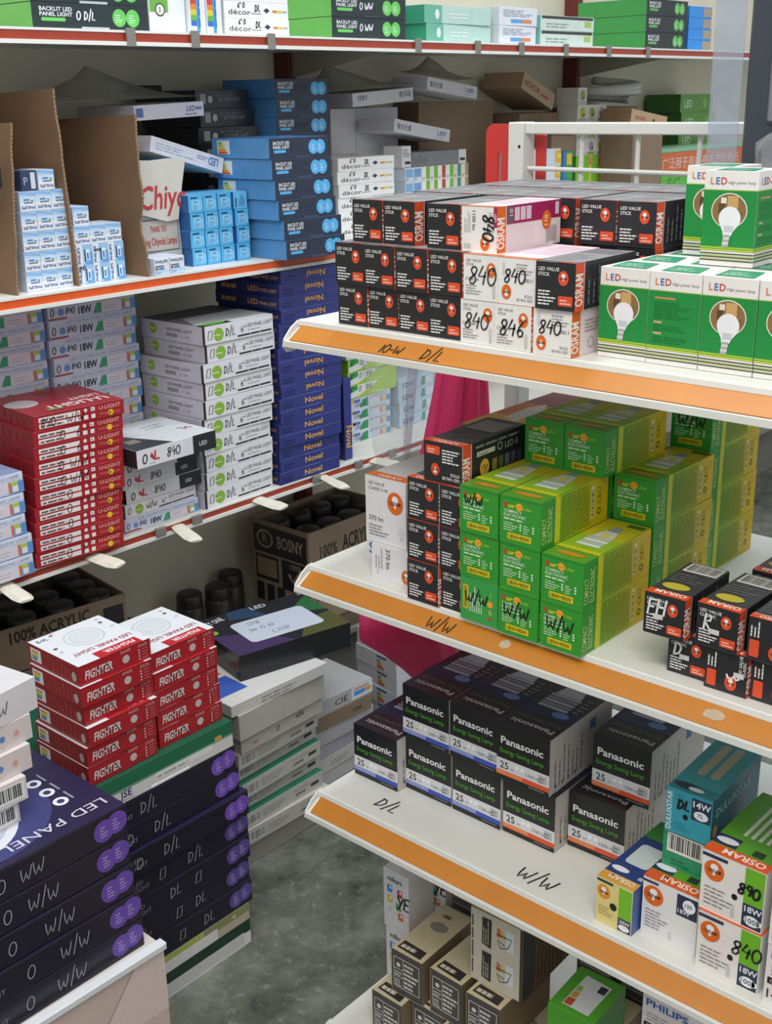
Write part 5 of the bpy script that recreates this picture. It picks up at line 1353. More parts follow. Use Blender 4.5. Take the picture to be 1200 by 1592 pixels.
# column of little flowered boxes
fl_ = lambda c1, c2: (lambda p: (p.E(c1, .5, .55, .30), p.E('3a3a3a', .62, .4, .09, layer=2), p.R(c2, .1, .05, .9, .22, 1)))
k_fl = [Kind('bulb_box', (.050, .07, .046), 'd5d0c8', 'c9c4bc', 'd9d4cc', 'cfcac2', None, .45, {'ny': fl_(*q)}) for q in (('8aa84a', 'b5b0a8'), ('a89ab0', '8aa84a'), ('b5b84a', 'a9a49c'))]
k_st8 = Kind('tube_pack', (.050, .07, .130), '6fb53a', '5fa032', ('7fc23a'), '6fb53a', None, .4, {'ny': lambda p: (p.R('d9d24a', .38, 0, .62, 1), p.R('d98a6a', .3, .8, .7, .95, 1))})
for c in range(3):
    carton(k_st8, 3.012 + .0508 * c, 1.93, M0, 'green and yellow upright tube pack behind the grid, %s one' % ('left', 'middle', 'right')[c], 'green tube packs')
    for r_ in range(3):
        carton(k_fl[(c + r_) % 3], 3.012 + .0508 * c, 1.93, M0 + .1304 + .0463 * r_, 'little patterned bulb box above the green tube packs, row %s, %s' % (('one', 'two', 'three')[r_], ('left', 'middle', 'right')[c]), 'little patterned boxes', J(1))
carton(k_fl[0], 3.012, 1.93, M0 + .1304 + .0463 * 3, 'little patterned bulb box on the very top of its column', 'little patterned boxes', 3)
k_bc3 = Kind('brown_carton', (.30, .12, .26), '7f6a56', '75604c', '84705c', '6f5b48', None, .75)
carton(k_bc3, 3.180, 2.01, M0, 'tall brown carton below the coiled tube', 'brown cartons on the middle shelf', cat='carton')
# coiled white tube
pts = []
for i in range(64):
    t = i / 63 * 2 * math.pi * 2.2
    pts.append((3.345 + .140 * math.cos(t), 2.045 + .075 * math.sin(t), M0 + .278 + .024 * t / (2 * math.pi) + .010 * math.sin(t * .5)))
tag(link('coiled_tube', tube_mesh(pts, .0125, 10), m=mat('c9c6c0', 0.35, 0.06, 20), smooth=True), 'coiled pale plastic tube lying on a brown carton', 'tube')
k_kr = Kind('kraft_box', (.19, .10, .038), 'a98c68', '86694c', 'bb9d78', '9a7e5e', None, .7, {'ny': lambda p: (p.M('b5605a', .12, .36, .52, .64, 1, .8), p.E('1c1a18', .62, .5, .13))})
k_bc5 = Kind('brown_carton', (.17, .105, .19), '7f6a56', '75604c', '8a745e', '6f5b48', None, .75)
carton(k_bc5, 3.125, 1.815, M0, 'brown carton carrying the tilted kraft box', 'brown cartons on the middle shelf', cat='carton')
carton(k_kr, 3.112, 1.818, M0 + .2195, 'tilted kraft box with faint red print and a round hole', None, -3, ry=8)
def lin_(p): p.R('6aa83a', .0, 0, 1, 1); p.T('e6ece0', 'LED', .12, .28, .42, bold=.02, w=.24 * p.w); p.E('8ac84a', .75, .5, .25)
k_gd = Kind('flood_light_box', (.24, .125, .058), '4f7a3a', '3f6a34', '55903c', '46703a', None, .45, {'ny': lin_})
for i in range(5):
    carton(k_gd, 3.760 + J(.008), 2.010, M0 + .0584 * i, 'green flood light box at the far end of the middle shelf, %s' % lev(i, 5), 'green flood light boxes', J(1.5))
k_oc = Kind('market_light_box', (.64, .14, .062), 'c9642e', 'b55626', 'cf6a30', 'c05c2a', None, .45, {'ny': lambda p: p.T('e6d2c6', '广泛用于商店.夜市.户外场所', .06, .28, .42, w=.80 * p.w)})
k_gc = Kind('green_carton', (.56, .14, .060), '57a83a', '4c9a34', '5cb03e', '57a83a', None, .45, {'ny': lambda p: p.T('3f8a2c', 'EC', .08, .2, .6, bold=.02, w=.14 * p.w)})
carton(k_gc, 3.380, 1.860, 1.1525, 'bright green carton beneath the orange carton with chinese letters', None, 0, cat='carton')
carton(k_oc, 3.345, 1.860, 1.2130, 'orange carton with white chinese letters seen through the grid', None, 0, cat='carton')
k_ol = Kind('flat_pack', (.60, .14, .012), '7fb58a', '7fb58a', '86bf92', '9fcfa8', None, .4)
carton(k_ol, 3.355, 1.862, 1.2755, 'pale green flat pack lying on the orange carton', None, 0)

# ------------------------------------------------------------------ top shelf (deck 1.565)
T0 = 1.5653
GTT = 'green ended panel boxes on the top shelf'
for i in range(2):
    carton(k_gl, 1.163, 1.768, T0 + .0393 * i, 'black panel box with green end at the top left corner, %s one' % ('lower', 'upper')[i], GTT, J(.5))
def rnd3(p): p.R('6fae4a', .05, .45, .95, .75, 1); p.E('2f2f2c', .55, .50, .15, .15, 2); p.E('e6e4de', .55, .50, .12, .12, 3); p.T('2f2f2c', '3', .48, .44, .12, layer=4)
k_r3 = Kind('white_box', (.044, .15, .072), 'e2e4dc', 'd5d8d0', 'e6e8e0', 'e2e4dc', None, .45, {'ny': rnd3})
carton(k_r3, 1.396, 1.768, T0, 'narrow white and green box with a round number label on the top shelf', None)
k_wv = Kind('white_box', (.044, .14, .10), 'e2e6ea', 'dadfe4', 'e6eaee', 'e2e6ea', None, .35)
carton(k_wv, 1.4405, 1.778, T0, 'plain white upright box on the top shelf', None)
def rain(p):
    for i, c in enumerate(('3f6fc0', '6fae4a', 'd9c93a', 'e08a3a', 'c9483a')): p.R(c, .05, .12 + .09 * i, .42, .21 + .09 * i, 1)
    p.MV('3f6fb0', .55, .1, .7, .9, 1, .6); p.R('3f9ad0', .42, .0, .62, 1, 0)
k_ra = Kind('energy_box', (.036, .14, .10), 'dfe3e8', 'dfe3e8', 'e2e6ea', 'dfe3e8', None, .4, {'ny': rain})
carton(k_ra, 1.487, 1.768, T0, 'upright box with a rainbow energy bar, left of two', 'rainbow energy boxes')
carton(k_ra, 1.5255, 1.768, T0, 'upright box with a rainbow energy bar, right of two', 'rainbow energy boxes')
k_de2 = Kind('downlight_box', (.162, .17, .0284), 'e8e8e6', 'd6d6d4', 'f0efec', 'e8e8e6', None, .45, {'ny': decor})
for i in range(3):
    carton(k_de2, 1.568, 1.768, T0 + .0286 * i, 'white downlight box on the top shelf, %s' % lev(i, 3), 'white downlight boxes on the top shelf', J(.7))
for i in range(2):
    carton(k_gl2, 1.853, 1.770, T0 + .004 + .0403 * i if False else T0 + .0403 * i, 'black panel box with green end marked WW above the blue stacks, %s one' % ('lower', 'upper')[i], GTT, -1 + J(.5))
k_mt = Kind('panel_light_box', (.245, .15, .037), 'a9cfc0', '3f9a7a', 'b9d8cc', '9fc8b8', None, .25, {'ny': lambda p: (p.R('6fb59a', .0, 0, .25, 1), p.E('e6ece8', .18, .5, .2, .28), p.M('e3ece6', .35, .3, .8, .7, 2, .4))})
carton(k_mt, 2.152, 1.772, T0 + .0, 'mint green shrink-wrapped panel box on the top shelf, lower one', 'mint panel boxes', 2)
carton(k_mt, 2.146, 1.772, T0 + .0373, 'mint and lime shrink-wrapped panel box on the top shelf, upper one', 'mint panel boxes', 1)
k_w8 = Kind('panel_light_box', (.15, .14, .040), 'dcdee4', 'd0d4da', 'dfe2e8', 'd9dce2', None, .4, {'ny': lambda p: (p.M('9a9ca4', .1, .5, .9, .9, 4, .4), p.R('5fa3d8', .3, .15, .6, .35, 1), p.R('d98a5a', .6, .15, .85, .35, 1))})
for i in range(2):
    carton(k_w8, 2.418, 1.772, T0 + .0403 * i, 'white panel box with small print on the top shelf, %s one' % ('lower', 'upper')[i], 'white panel boxes on the top shelf', J(1))
k_w9 = Kind('panel_light_box', (.235, .14, .034), 'c9d6cc', '7fc0b8', 'd0dcd2', 'c9d6cc', None, .2, {'ny': lambda p: (p.R('3a3f3a', .02, .78, .98, .97, 1), p.M('8fa08f', .1, .2, .7, .6, 2, .4), p.R('a8c06a', .82, .3, .95, .7, 1))})
for i in range(2):
    carton(k_w9, 2.592, 1.775, T0 + .0343 * i, 'shiny wrapped panel box on the top shelf beside the green stack, %s one' % ('lower', 'upper')[i], 'shiny wrapped panel boxes', J(1))
for i in range(3):
    carton(k_gl3, 3.088, 1.770, T0 + .0423 * i, 'dark panel box with green end in the far top stack, %s' % lev(i, 3), GTT, J(.6))
k_b4 = Kind('blue_box', (.14, .12, .030), '2f86d5', '2a78c0', '3390e0', '2f86d5', None, .4, {'ny': lambda p: p.R('a99a86', .62, .1, 1, .9, 1)})
for i in range(4):
    carton(k_b4, 3.385, 1.800, T0 + .0303 * i, 'bright blue box at the far end of the top shelf, %s' % lev(i, 4), 'bright blue boxes', J(1.5))

# ------------------------------------------------------------------ right edge above the gondola: dark board, wrapped bundle, clear sheet
bd = tag(empty('display_board', (1.335, .50, 1.2003)), 'dark slate display board standing at the right edge of the top shelf', 'display board')
link('board', box_mesh(0, .02, -.12, .135, 0, .50, .004), bd, mat('3d434c', 0.35, 0.08, 20))
link('face_plate', box_mesh(-.006, 0, -.12, .105, .215, .50, .003), bd, mat('7d7f85', 0.3, 0.06, 10))
link('screw', tube_mesh([(-.012, .092, .29), (-.006, .092, .29)], .004, 10), bd, mat('b9b9b9', .3, 0, 1, .8))
rg = random.Random(12)
bm = bmesh.new()
bmesh.ops.create_icosphere(bm, subdivisions=4, radius=1.0)
for v in bm.verts:
    n = math.sin(v.co.x * 9 + v.co.z * 7) * .05 + math.sin(v.co.y * 13 - v.co.z * 5) * .04 + math.sin(v.co.z * 17 + v.co.x * 5) * .03
    v.co *= 1 + n
    v.co = Vector((v.co.x * .050, v.co.y * .088, v.co.z * .118))
wb = link('wrapped_bundle', bm_mesh(bm), m=mat('74767c', 0.10, 0.25, 30, 0, 1.0), smooth=True)
wb.location = (1.272, .502, 1.2003 + .128)
tag(wb, 'crumpled grey plastic wrapped bundle at the right edge behind green boxes', 'bundle')
cs = link('clear_sheet', box_mesh(0, .0012, 0, .036, 0, .48, 0), m=HAZY)
cs.location = (1.335, .640, 1.2003); cs.rotation_euler = (0, 0, math.radians(4))
tag(cs, 'clear plastic sheet standing beside the dark display board', 'plastic sheet')

# ------------------------------------------------------------------ under the lower shelf
rk('base_deck', box_mesh(XW0, XW1, 1.87, 2.148, 0.185, 0.20, 0.001), mat('8d8a80', 0.55, 0.1, 20))
rk('base_kick', box_mesh(XW0, XW1, 1.90, 1.915, 0.0, 0.185, 0.001), mat('77746c', 0.6, 0.1, 20))
CANB = mat('3c3a38', 0.35, 0.1, 60, 0.2)
CAPM = mat('2e2c2b', 0.4, 0.1, 60)
_can = {}
def lathe(prof, n=20):
    bm = bmesh.new()
    rings = [[bm.verts.new((r * math.cos(2 * math.pi * k / n), r * math.sin(2 * math.pi * k / n), z)) for k in range(n)] for r, z in prof]
    for a, b in zip(rings, rings[1:]):
        for k in range(n): bm.faces.new((a[k], a[(k + 1) % n], b[(k + 1) % n], b[k]))
    bm.faces.new(rings[0]); bm.faces.new(rings[-1])
    return bm_mesh(bm)
can_body = lathe([(.030, 0), (.0325, .003), (.0325, .148), (.030, .153)]); can_body.materials.append(CANB)
can_cap = lathe([(.0305, .1532), (.031, .155), (.0305, .186), (.027, .191), (.010, .192)]); can_cap.materials.append(CAPM)
for me in (can_body, can_cap):
    for p in me.polygons: p.use_smooth = True
def can(x, y, z, label, group):
    o = link('spray_can', can_body); o.location = (x, y, z)
    link('cap', can_cap, o)
    tag(o, label, 'spray can', group)
    if group.startswith('loose'): o.scale = (1, 1, .80)
    if 'left' in group: o.scale = (.94, .94, 1)
KR = mat('8f7c66', 0.75, 0.10, 30, 0, 0.1)
def crate(name, label, x, y, z, dx, dy, dz, front, left, group, rz=0):
    """open-topped carton of cans: four walls, floor and printed faces"""
    e = tag(empty(name, (x, y, z), math.radians(rz)), label, 'carton', group)
    t = .004
    link('front_wall', box_mesh(0, dx, 0, t, 0, dz, .0008), e, KR)
    link('back_wall', box_mesh(0, dx, dy - t, dy, 0, dz, .0008), e, KR)
    link('left_wall', box_mesh(0, t, t, dy - t, 0, dz, .0008), e, KR)
    link('right_wall', box_mesh(dx - t, dx, t, dy - t, 0, dz, .0008), e, KR)
    link('bottom', box_mesh(t, dx - t, t, dy - t, 0, t, 0), e, KR)
    for f, fn in (('ny', front), ('nx', left)):
        if not fn: continue
        p = Print(*fsize((dx, dy, dz), f)); fn(p)
        o = link('carton_print', p.mesh(), e)
        org, u, v = FACE[f]((dx, dy, dz)); n = u.cross(v); org = org + n * .0003
        o.matrix_local = Matrix(((u.x, v.x, n.x, org.x), (u.y, v.y, n.y, org.y), (u.z, v.z, n.z, org.z), (0, 0, 0, 1)))
    return e
INK = '2b2623'
def acr(p):
    p.T(INK, '100%', .36, .70, .115, bold=.01, w=.065); p.T(INK, 'ACRYLIC', .58, .70, .16, bold=.02, w=.085) if False else p.T(INK, '100% ACRYLIC', .245, .83, .125, bold=.018, w=.17)
    p.R('2a2a30', .84, .42, .975, .90, 1); p.R(INK, .18, .50, .62, .515, 1); p.T(INK, 'ART NO.', .18, .38, .09, bold=.01, w=.07)
crate('paint_carton', 'brown carton printed 100% ACRYLIC under the lower shelf at left', .9825, 1.926, .315, .335, .200, .192, acr, None, 'spray paint cartons', -7)
carton(Kind('brown_carton', (.335, .195, .114), '7a6a56', '75604c', '84705c', '6f5b48', None, .75), .9825, 1.926, .2005, 'plain brown carton beneath the left spray paint carton', None, -7, cat='carton')
for i in range(4):
    for j in range(3):
        can(.9825 + (.046 + .081 * i) * .9925 + (.037 + .063 * j) * .1219, 1.926 - (.046 + .081 * i) * .1219 + (.037 + .063 * j) * .9925, .3195, 'dark capped spray can in the left carton, %s from the left, %s row' % (CNT[i], ('front', 'middle', 'back')[j]), 'spray cans in the left carton')
def bos_l(p):
    p.R('2b2b30', .04, .66, .96, .95, 1); p.ring('a08c74', .24, .81, .12, .025, 2, ry=.10); p.T('b09a80', 'R', .20, .77, .1); p.T('b09a80', 'BOSNY', .46, .75, .13, bold=.02, w=.44 * p.w)
    p.R('2b2b30', .06, .36, .46, .63, 1); p.R('8f7c66', .09, .40, .43, .60, 2); p.R('2b2b30', .52, .32, .96, .64, 1); p.K('b09a80', [(.64 * p.w, .50 * p.h), (.72 * p.w, .42 * p.h), (.86 * p.w, .58 * p.h)], .04); p.T('b09a80', '100%', .66, .56, .06)
    for u in (.06, .24, .42): p.R('2b2b30', u, .12, u + .13, .32, 1)
    p.R('b5a48c', .58, .12, .94, .28, 1); p.M('5a4c3e', .6, .14, .9, .26, 3, .4); p.T(INK, '12 X 400 CC', .22, -.0 + .02, .085, bold=.015, w=.7 * p.w)
def bos_f(p):
    p.T(INK, '100%', .12, .70, .13, bold=.01, w=.06); p.T(INK, 'ACRYLIC', .38, .70, .16, bold=.02, w=.12); p.T(INK, 'SPRAY PAINT', .40, .50, .12, bold=.015, w=.13); p.R(INK, .05, .36, .9, .375, 1); p.T(INK, 'ART NO.', .06, .24, .09)
carton(Kind('brown_carton', (.29, .20, .046), '6a5a48', '65523f', '6f5d4a', '6a5a48', None, .75), 1.832, 1.880, .2005, 'flat brown carton under the spray paint carton by the gondola', None, cat='carton')
crate('paint_carton', 'brown spray paint carton with check mark panel beside the gondola end', 1.832, 1.876, .2468, .300, .200, .240, bos_f, bos_l, 'spray paint cartons')
for i in range(4):
    for j in range(2):
        can(1.873 + .073 * i, 1.918 + .105 * j, .291, 'dark capped spray can in the right carton, %s from the left, %s row' % (CNT[i], ('front', 'back')[j]), 'spray cans in the right carton')
pk = carton(Kind('packing_card', (.26, .17, .038), '8a8478', '8a8478', '8a8478', '8a8478', None, .7), 1.850, 1.890, .2512, 'flat card packing sheet under the cans in the right carton', None)
k = 0
for (x, y) in ((1.43, 2.05), (1.625, 2.075), (1.70, 2.06), (1.775, 2.10)):
    can(x, y, .2005 - .0, 'loose dark spray can standing against the back panel, %s from the left' % CNT[k], 'loose spray cans'); k += 1

# ------------------------------------------------------------------ floor piles
PUR = '1d1a2c'
def purp(hw, disc='6b4aa8', small=False):
    def f(p):
        for q, u in enumerate((.875, .945)):
            p.E(disc, u, .48 + .07 * q, .36, .36, 1 + q * .7); p.M('c9b8e6', u - .022, .30 + .06 * q, u + .018, .70 + .06 * q, 4, .3, 3)
        for (s_, u) in hw: p.H('a9aab2', s_, u, .24, .44, .03)
        p.K('4a4458', [(.02 * p.w, .965 * p.h), (p.w, .965 * p.h)], .02, 1)
        p.T('8a8494', 'LED', .17, .52, .18); p.T('8a8494', 'LIGHT', .17, .26, .18)
    return f
D_PU = (.300, .300, .0462)
def mk(hw, top=None, col='6b4aa8'):
    return Kind('panel_light_box', D_PU, PUR, '1a1826', '1e1b2b', '262244', None, .32, dict({'ny': purp(hw, col)}, **({'pz': top} if top else {})), tab=(.40, .62, .90, .985, '2a2638'))
def pur_top(p):
    p.poly('3a3470', [(0, .15), (.55, .0), (1, .0), (1, .25), (.6, .75), (.2, 1), (0, 1)], 0) if False else p.E('3c4076', .42, .42, .40, .38, 0, 32)
    p.E('d9dde6', .37, .38, .27, .27, 1, 36); p.E('b9c0d0', .37, .38, .225, .225, 2, 36); p.E('e6e9ef', .37, .38, .20, .20, 3, 36)
    p.T('cfcbd8', 'LED PANEL LIGHT', .955, .125, .060, rot=180, w=.86 * p.w, layer=4)
    for i in range(3):
        u, v = .82, .24 + .11 * i
        p.E('e9ebf0', u, v, .036, .036, 4); p.E('3a3c60', u, v, .018, .018, 5); p.R('9a98ac', u + .05, v - .02, u + .06, v + .06, 4)
    p.T('c9c6d6', 'SURFACE', .84, .66, .045, rot=180, bold=.02, w=.2 * p.w)
# right pile: card box, seven panel boxes, green and white box, red boxes
GPU = 'dark purple panel boxes on the floor'
def jse(p):
    p.R('1f6a4c', 0, .52, 1, 1); p.R('6f9a86', 0, .44, 1, .52, 0); p.R('d5d4d2', 0, .0, 1, .44)
    p.T('3a3470', 'JSE', .22, .18, .26, bold=.02, w=.075 * p.w); p.M('9a98a0', .2, .06, .36, .14, 1, .5); p.R('e3e1e0', .45, .22, .85, .46, 1); p.M('a9a8ac', .46, .26, .8, .42, 1, .5); p.R('c9a04a', .87, .46, .92, .66, 2)
k_js = Kind('panel_light_box', (.300, .300, .0485), '1f6a4c', 'c9c8c4', 'd5d4d2', '1f5c44', None, .3, {'ny': jse}, tab=(.42, .68, .0, .09, 'eeeeec'))
def jse2(p):
    p.R('dcdad6', 0, .0, 1, .30); p.R('1d3a30', 0, .30, 1, .60); p.R('b9ab94', 0, .60, 1, .80); p.R('a8b05a', 0, .80, .65, 1.0); p.R('8a8a5c', .65, .80, 1, 1); p.R('d9d7d4', .3, .60, .75, .86, 1); p.R('c9c8c8', .3, .06, .95, .34, 1); p.E('c9b98a', .88, .88, .05)
k_j2 = Kind('panel_light_box', (.300, .300, .0860), 'd5d2cc', 'c9c4ba', 'd5d2cc', '1f5c44', None, .4, {'ny': jse2})
XP, YP = .858, 1.387
carton(k_j2, XP + .008, YP, .0003, 'white and dark green box at the bottom of the right purple pile', None, 0)
hws = [[('#', .44), ('DL', .62)], [('#', .44), ('DL', .58)], [('DL', .40), ('#', .58)], [('#', .34), ('D/L', .54)], [('0', .20), ('D/L', .38)], [('0', .20), ('D/L', .38)], [('C', .14), ('D/L', .32)]]
for i in range(7):
    dx = (.018, .016, .018, .019, .016, .006, .000)[i]
    carton(mk(hws[i], None, '5a4a92' if i < 4 else '7550b5'), XP + dx, YP - (.004 if i == 4 else 0), .0866 + .0465 * i, 'dark purple panel box in the pile under the red boxes, %s' % lev(i, 7), GPU, (0, .4, -.3, .2, -.8, .3, 0)[i])
ZJ = .0866 + .0465 * 7
carton(k_js, XP - .003, YP, ZJ, 'green and white panel box directly under the red boxes', None, 0)
def fight(p):
    p.T('ddd6d4', 'FIGHTER', .07, .26, .42, bold=.03, w=.38 * p.w, shear=.18); p.K('2a1416', [(.20 * p.w, .30 * p.h), (.25 * p.w, .62 * p.h), (.30 * p.w, .30 * p.h), (.37 * p.w, .66 * p.h), (.42 * p.w, .3 * p.h)], .05, 4)
    p.E('c9bcbc', .64, .45, .20, .20, 1); p.T('d0b5b3', 'SHAPE', .57, .78, .15, w=.14 * p.w); p.T('d0b5b3', 'COLOR', .82, .76, .15, w=.13 * p.w)
    for i in range(4): p.E('d9c9c8', .83, .62 - .15 * i, .045, layer=2); p.R('c06a6a', .87, .60 - .15 * i, .95, .65 - .15 * i, 1)
    p.K('8a1418', [(0, .97 * p.h), (p.w, .97 * p.h)], .03, 1)
def fight_side(p):
    p.MV('c04a4c', .5, .15, .9, .85, 5, .25); p.E('bdb0b0', .90, .40, .18, .24, 1); p.R('e2e4e6', .05, .2, .26, .85, 1)
    for i, c in enumerate(('3f6fc0', '6fae4a', 'd9c93a', 'd98a3a')): p.R(c, .08, .28 + .12 * i, .18 + .01 * i, .38 + .12 * i, 2)
def fight_top(p):
    p.R('dfe2e6', 0, .0, 1, 1); p.ring('c2c6cc', .52, .62, .24, .02, 1, 36); p.ring('c9cdd3', .52, .62, .18, .012, 1, 36); p.E('d5d9de', .52, .62, .165, .165, 1, 32)
    p.T('a02a2e', 'LED PANEL LIGHT', .93, .31, .075, rot=180, bold=.02, w=.80 * p.w); p.R('b8232a', .30, .0, .90, .17, 1); p.T('ecdcda', 'FIGHTER', .84, .13, .075, rot=180, bold=.03, w=.42 * p.w)
    p.T('2a2a2e', 'E-VL', .06, .86, .07, bold=.02, w=.14 * p.w); p.T('a02a2e', '4"', .24, .90, .06, bold=.02)
    for (u, v) in ((.08, .56), (.86, .78)): p.R('3a3c44', u, v, u + .045, v + .045, 2)
    for (u, v) in ((.1, .46), (.92, .62), (.9, .9)): p.ring('8a8e96', u, v, .022, .008, 2, 12)
D_F = (.132, .135, .0333)
k_f = Kind('panel_light_box', D_F, 'a82029', '962028', 'aa2029', 'c6bcbf', None, .3, {'ny': fight, 'nx': fight_side})
k_ft = Kind('panel_light_box', D_F, 'a82029', '962028', 'aa2029', 'dfe2e6', None, .3, {'ny': fight, 'nx': fight_side, 'pz': fight_top}, tab=(.44, .60, .0, .07, '8e1a22'))
ZF = ZJ + .0488
for i in range(6):
    dx = (-.004, -.003, .001, .003, -.001, .002)[i]
    carton(k_ft, .879 + dx, 1.396 + (.004 if i in (3, 5) else 0) - (.004 if i in (2,) else 0), ZF + .0335 * i, 'red panel box in the left red column on the purple pile, %s' % lev(i, 6), 'red and white panel boxes', J(.8))
for i in range(5):
    carton(k_ft, 1.0165 + J(.001), 1.404 + (.004 if i == 4 else 0), ZF + .0335 * i, 'red panel box in the right red column on the purple pile, %s' % lev(i, 5), 'red and white panel boxes', J(.6))
# left pile: white cartons, five panel boxes, small white boxes
k_w1 = Kind('white_carton', (.345, .30, .155), 'cdb9b0', 'bfa9a0', 'cfbab2', 'd9d0ca', None, .55, {'ny': lambda p: (p.K('a8948c', [(.86 * p.w, .98 * p.h), (.62 * p.w, .3 * p.h), (.4 * p.w, .1 * p.h)], .012, 1), p.poly('dccac4', [(.62, .3), (.86, .98), (1, 1), (1, .3)], 0))})
carton(k_w1, .478, 1.192, .0003, 'white carton on the floor under the left purple pile, lower one', 'white cartons on the floor', 0, cat='carton')
wc = carton(k_w1, .484, 1.186, .1558, 'crumpled white carton directly under the left purple pile', 'white cartons on the floor', -1, cat='carton')
lw = link('folded_rim', box_mesh(-.002, .348, -.006, .010, .150, .1625, .002), wc, mat('dfe2e6', 0.45, 0.05, 30))
ZL = .3113
lh = [[('0', .36), ('W/W', .52)], [('0', .38), ('W/W', .55)], [('0', .34), ('W/W', .52)], [('0', .34), ('W/W', .46)], [('0', .33), ('WW', .44)]]
for i in range(5):
    dx = (.008, .008, .000, .000, .000)[i]
    carton(mk(lh[i], pur_top if i == 4 else None, '6b4aa8'), .505 + dx, 1.202 - (.003 if i == 1 else 0), ZL + .0478 * i, 'dark purple panel box in the front left pile, %s' % lev(i, 5), GPU, (0, .3, -.2, .3, 0)[i])
ZS = ZL + .0478 * 4 + .0465
GW_ = 'small white boxes on the left purple pile'
def bc(p): p.bars(.55, .15, .97, .88); p.M('8a7f7c', .05, .3, .5, .8, 4, .3)
def gy_(p):
    for i, c in enumerate(('b5485a', '6fa05a', '5a86c0', 'd9a090')): p.E(c, .30 + .17 * i, .5, .12); 
    p.M('a09694', .05, .15, .9, .22, 1, .5)
def sk_(p): p.H('3f3f40', '4WW', .3, .3, .4, .03)
ks1 = Kind('white_box', (.130, .110, .034), 'd9cdca', 'd0c4c2', 'd9cdca', 'd5cbc8', None, .5, {'ny': bc})
ks2 = Kind('white_box', (.130, .110, .036), 'd9cdca', 'd0c4c2', 'd5c9c8', 'd5cbc8', None, .5, {'ny': gy_})
ks3 = Kind('white_box', (.135, .120, .046), 'd9d5d6', 'd0cccf', 'd9d2d6', 'd5d3d4', None, .45, {'ny': sk_, 'pz': lambda p: (p.M('5a5c60', .4, .3, .7, .4, 1, .8), p.R('9ac04a', .6, .75, .85, .85, 1))})
carton(ks1, .560, 1.268, ZS, 'small white barcode box at the bottom of the leftmost heap', GW_, 3)
carton(ks1, .570, 1.270, ZS + .0343, 'small white barcode box, second in the leftmost heap', GW_, -2)
carton(ks2, .588, 1.272, ZS + .0686, 'small white box with fine print, third in the leftmost heap', GW_, 2)
carton(ks2, .600, 1.275, ZS + .1049, 'small white box with coloured dots in the leftmost heap', GW_, 5)
carton(ks3, .612, 1.270, ZS + .1412, 'small white box with pen scrawl on top of the leftmost heap', GW_, 9)

# white pile behind
GWP = 'thin white boxes in the floor pile'
def thinw(p): p.bars(.02, .15, .20, .85, 14, '6a6866', 'c9c7c2'); p.M('8f8d8a', .24, .3, .52, .8, 3, .3); p.R('2f2f2e', .84, .35, .94, .55, 1); p.M('6a6a68', .64, .30, .78, .46, 1, .8); p.M('9a9894', .62, .62, .92, .8, 2, .3)
def thinw2(p): p.H('5a5856', '#', .42, .35, .3, .05); p.H('5a5856', 'W/W', .66, .5, .28, .05); p.R('b58a84', .14, .3, .2, .5, 1)
k_w = [Kind('ceiling_lamp_box', (.225, .20, .0342), 'a9a59e', '9c9892', 'b2aea7', c, None, .5, {'ny': f}) for f, c in ((thinw, 'b9b5ae'), (thinw, '1f6a52'), (thinw2, 'b9b5ae'))]
carton(Kind('grey_carton', (.235, .19, .050), '8a8680', '827e78', '8f8b84', '8a8680', None, .6), 1.312, 1.560, .0003, 'grey carton on the floor under the white boxes', None, cat='carton')
seq = (0, 1, 0, 1, 0, 0, 2, 0)
z = .0506
for i, q in enumerate(seq[:7]):
    carton(k_w[q], 1.310 + (.004, -.002, .006, .0, .004, -.004, .002)[i], 1.552 + (.020 if i in (2, 4) else .004 if i % 2 else 0), z, 'thin white lamp box in the pile beside the purple boxes, %s' % lev(i, 7), GWP, J(2.5)); z += .0345
k_bw = Kind('white_carton', (.235, .21, .055), 'b5b1a8', 'a6a298', 'b2aea4', 'bdb9b1', None, .55)
carton(k_bw, 1.305, 1.545, z, 'plain off-white carton on top of the thin white boxes', None, 1, cat='carton'); z += .0552
k_ow = Kind('white_carton', (.250, .20, .024), 'd5d3ce', 'c9c6c0', 'cfccc6', 'd9d7d2', None, .5, {'ny': lambda p: p.M('8f8d8a', .3, .2, .8, .8, 2, .3), 'pz': lambda p: (p.R('3f5fb5', .02, .2, .30, .55, 1), p.R('c9764a', .02, .6, .30, .8, 1))})
carton(k_ow, 1.292, 1.550, z, 'flattened white carton with a blue print under the black box', None, -2, cat='carton'); z += .0243
def onyx_top(p):
    p.R('26262c', 0, 0, 1, 1); p.poly('47355e', [(.0, .0), (.5, 0), (.3, .4), (.0, .55)], 1); p.poly('55552e', [(.55, .0), (1, 0), (1, .4), (.75, .35)], 1); p.poly('2f6a3c', [(.7, .6), (1, .45), (1, .9)], 1); p.poly('2c4560', [(.25, .8), (.55, .7), (.5, 1), (.3, 1)], 1)
    p.T('d5d8dc', 'XY ONE', .06, .80, .09, rot=14, bold=.02, w=.18 * p.w); p.T('d5d8dc', 'LED', .5, .90, .08, bold=.02); p.RR('c9cfdb', .20, .18, .86, .70, .06, 2); p.H('6f7686', '5591', .32, .56, .07, .008); p.H('6f7686', '2m 15 10', .28, .42, .07, .008); p.H('6f7686', 'C712P', .42, .26, .08, .008)
    p.E('7fb03c', .04, .62, .05)
k_on = Kind('black_panel_box', (.262, .200, .055), '222226', '26262b', '202024', '26262c', None, .25, {'pz': onyx_top, 'nx': lambda p: p.M('5a5a60', .3, .2, .9, .8, 6, .3)})
carton(k_on, 1.372, 1.612, z, 'glossy black panel carton with a white note on its lid', None, -13, cat='carton')
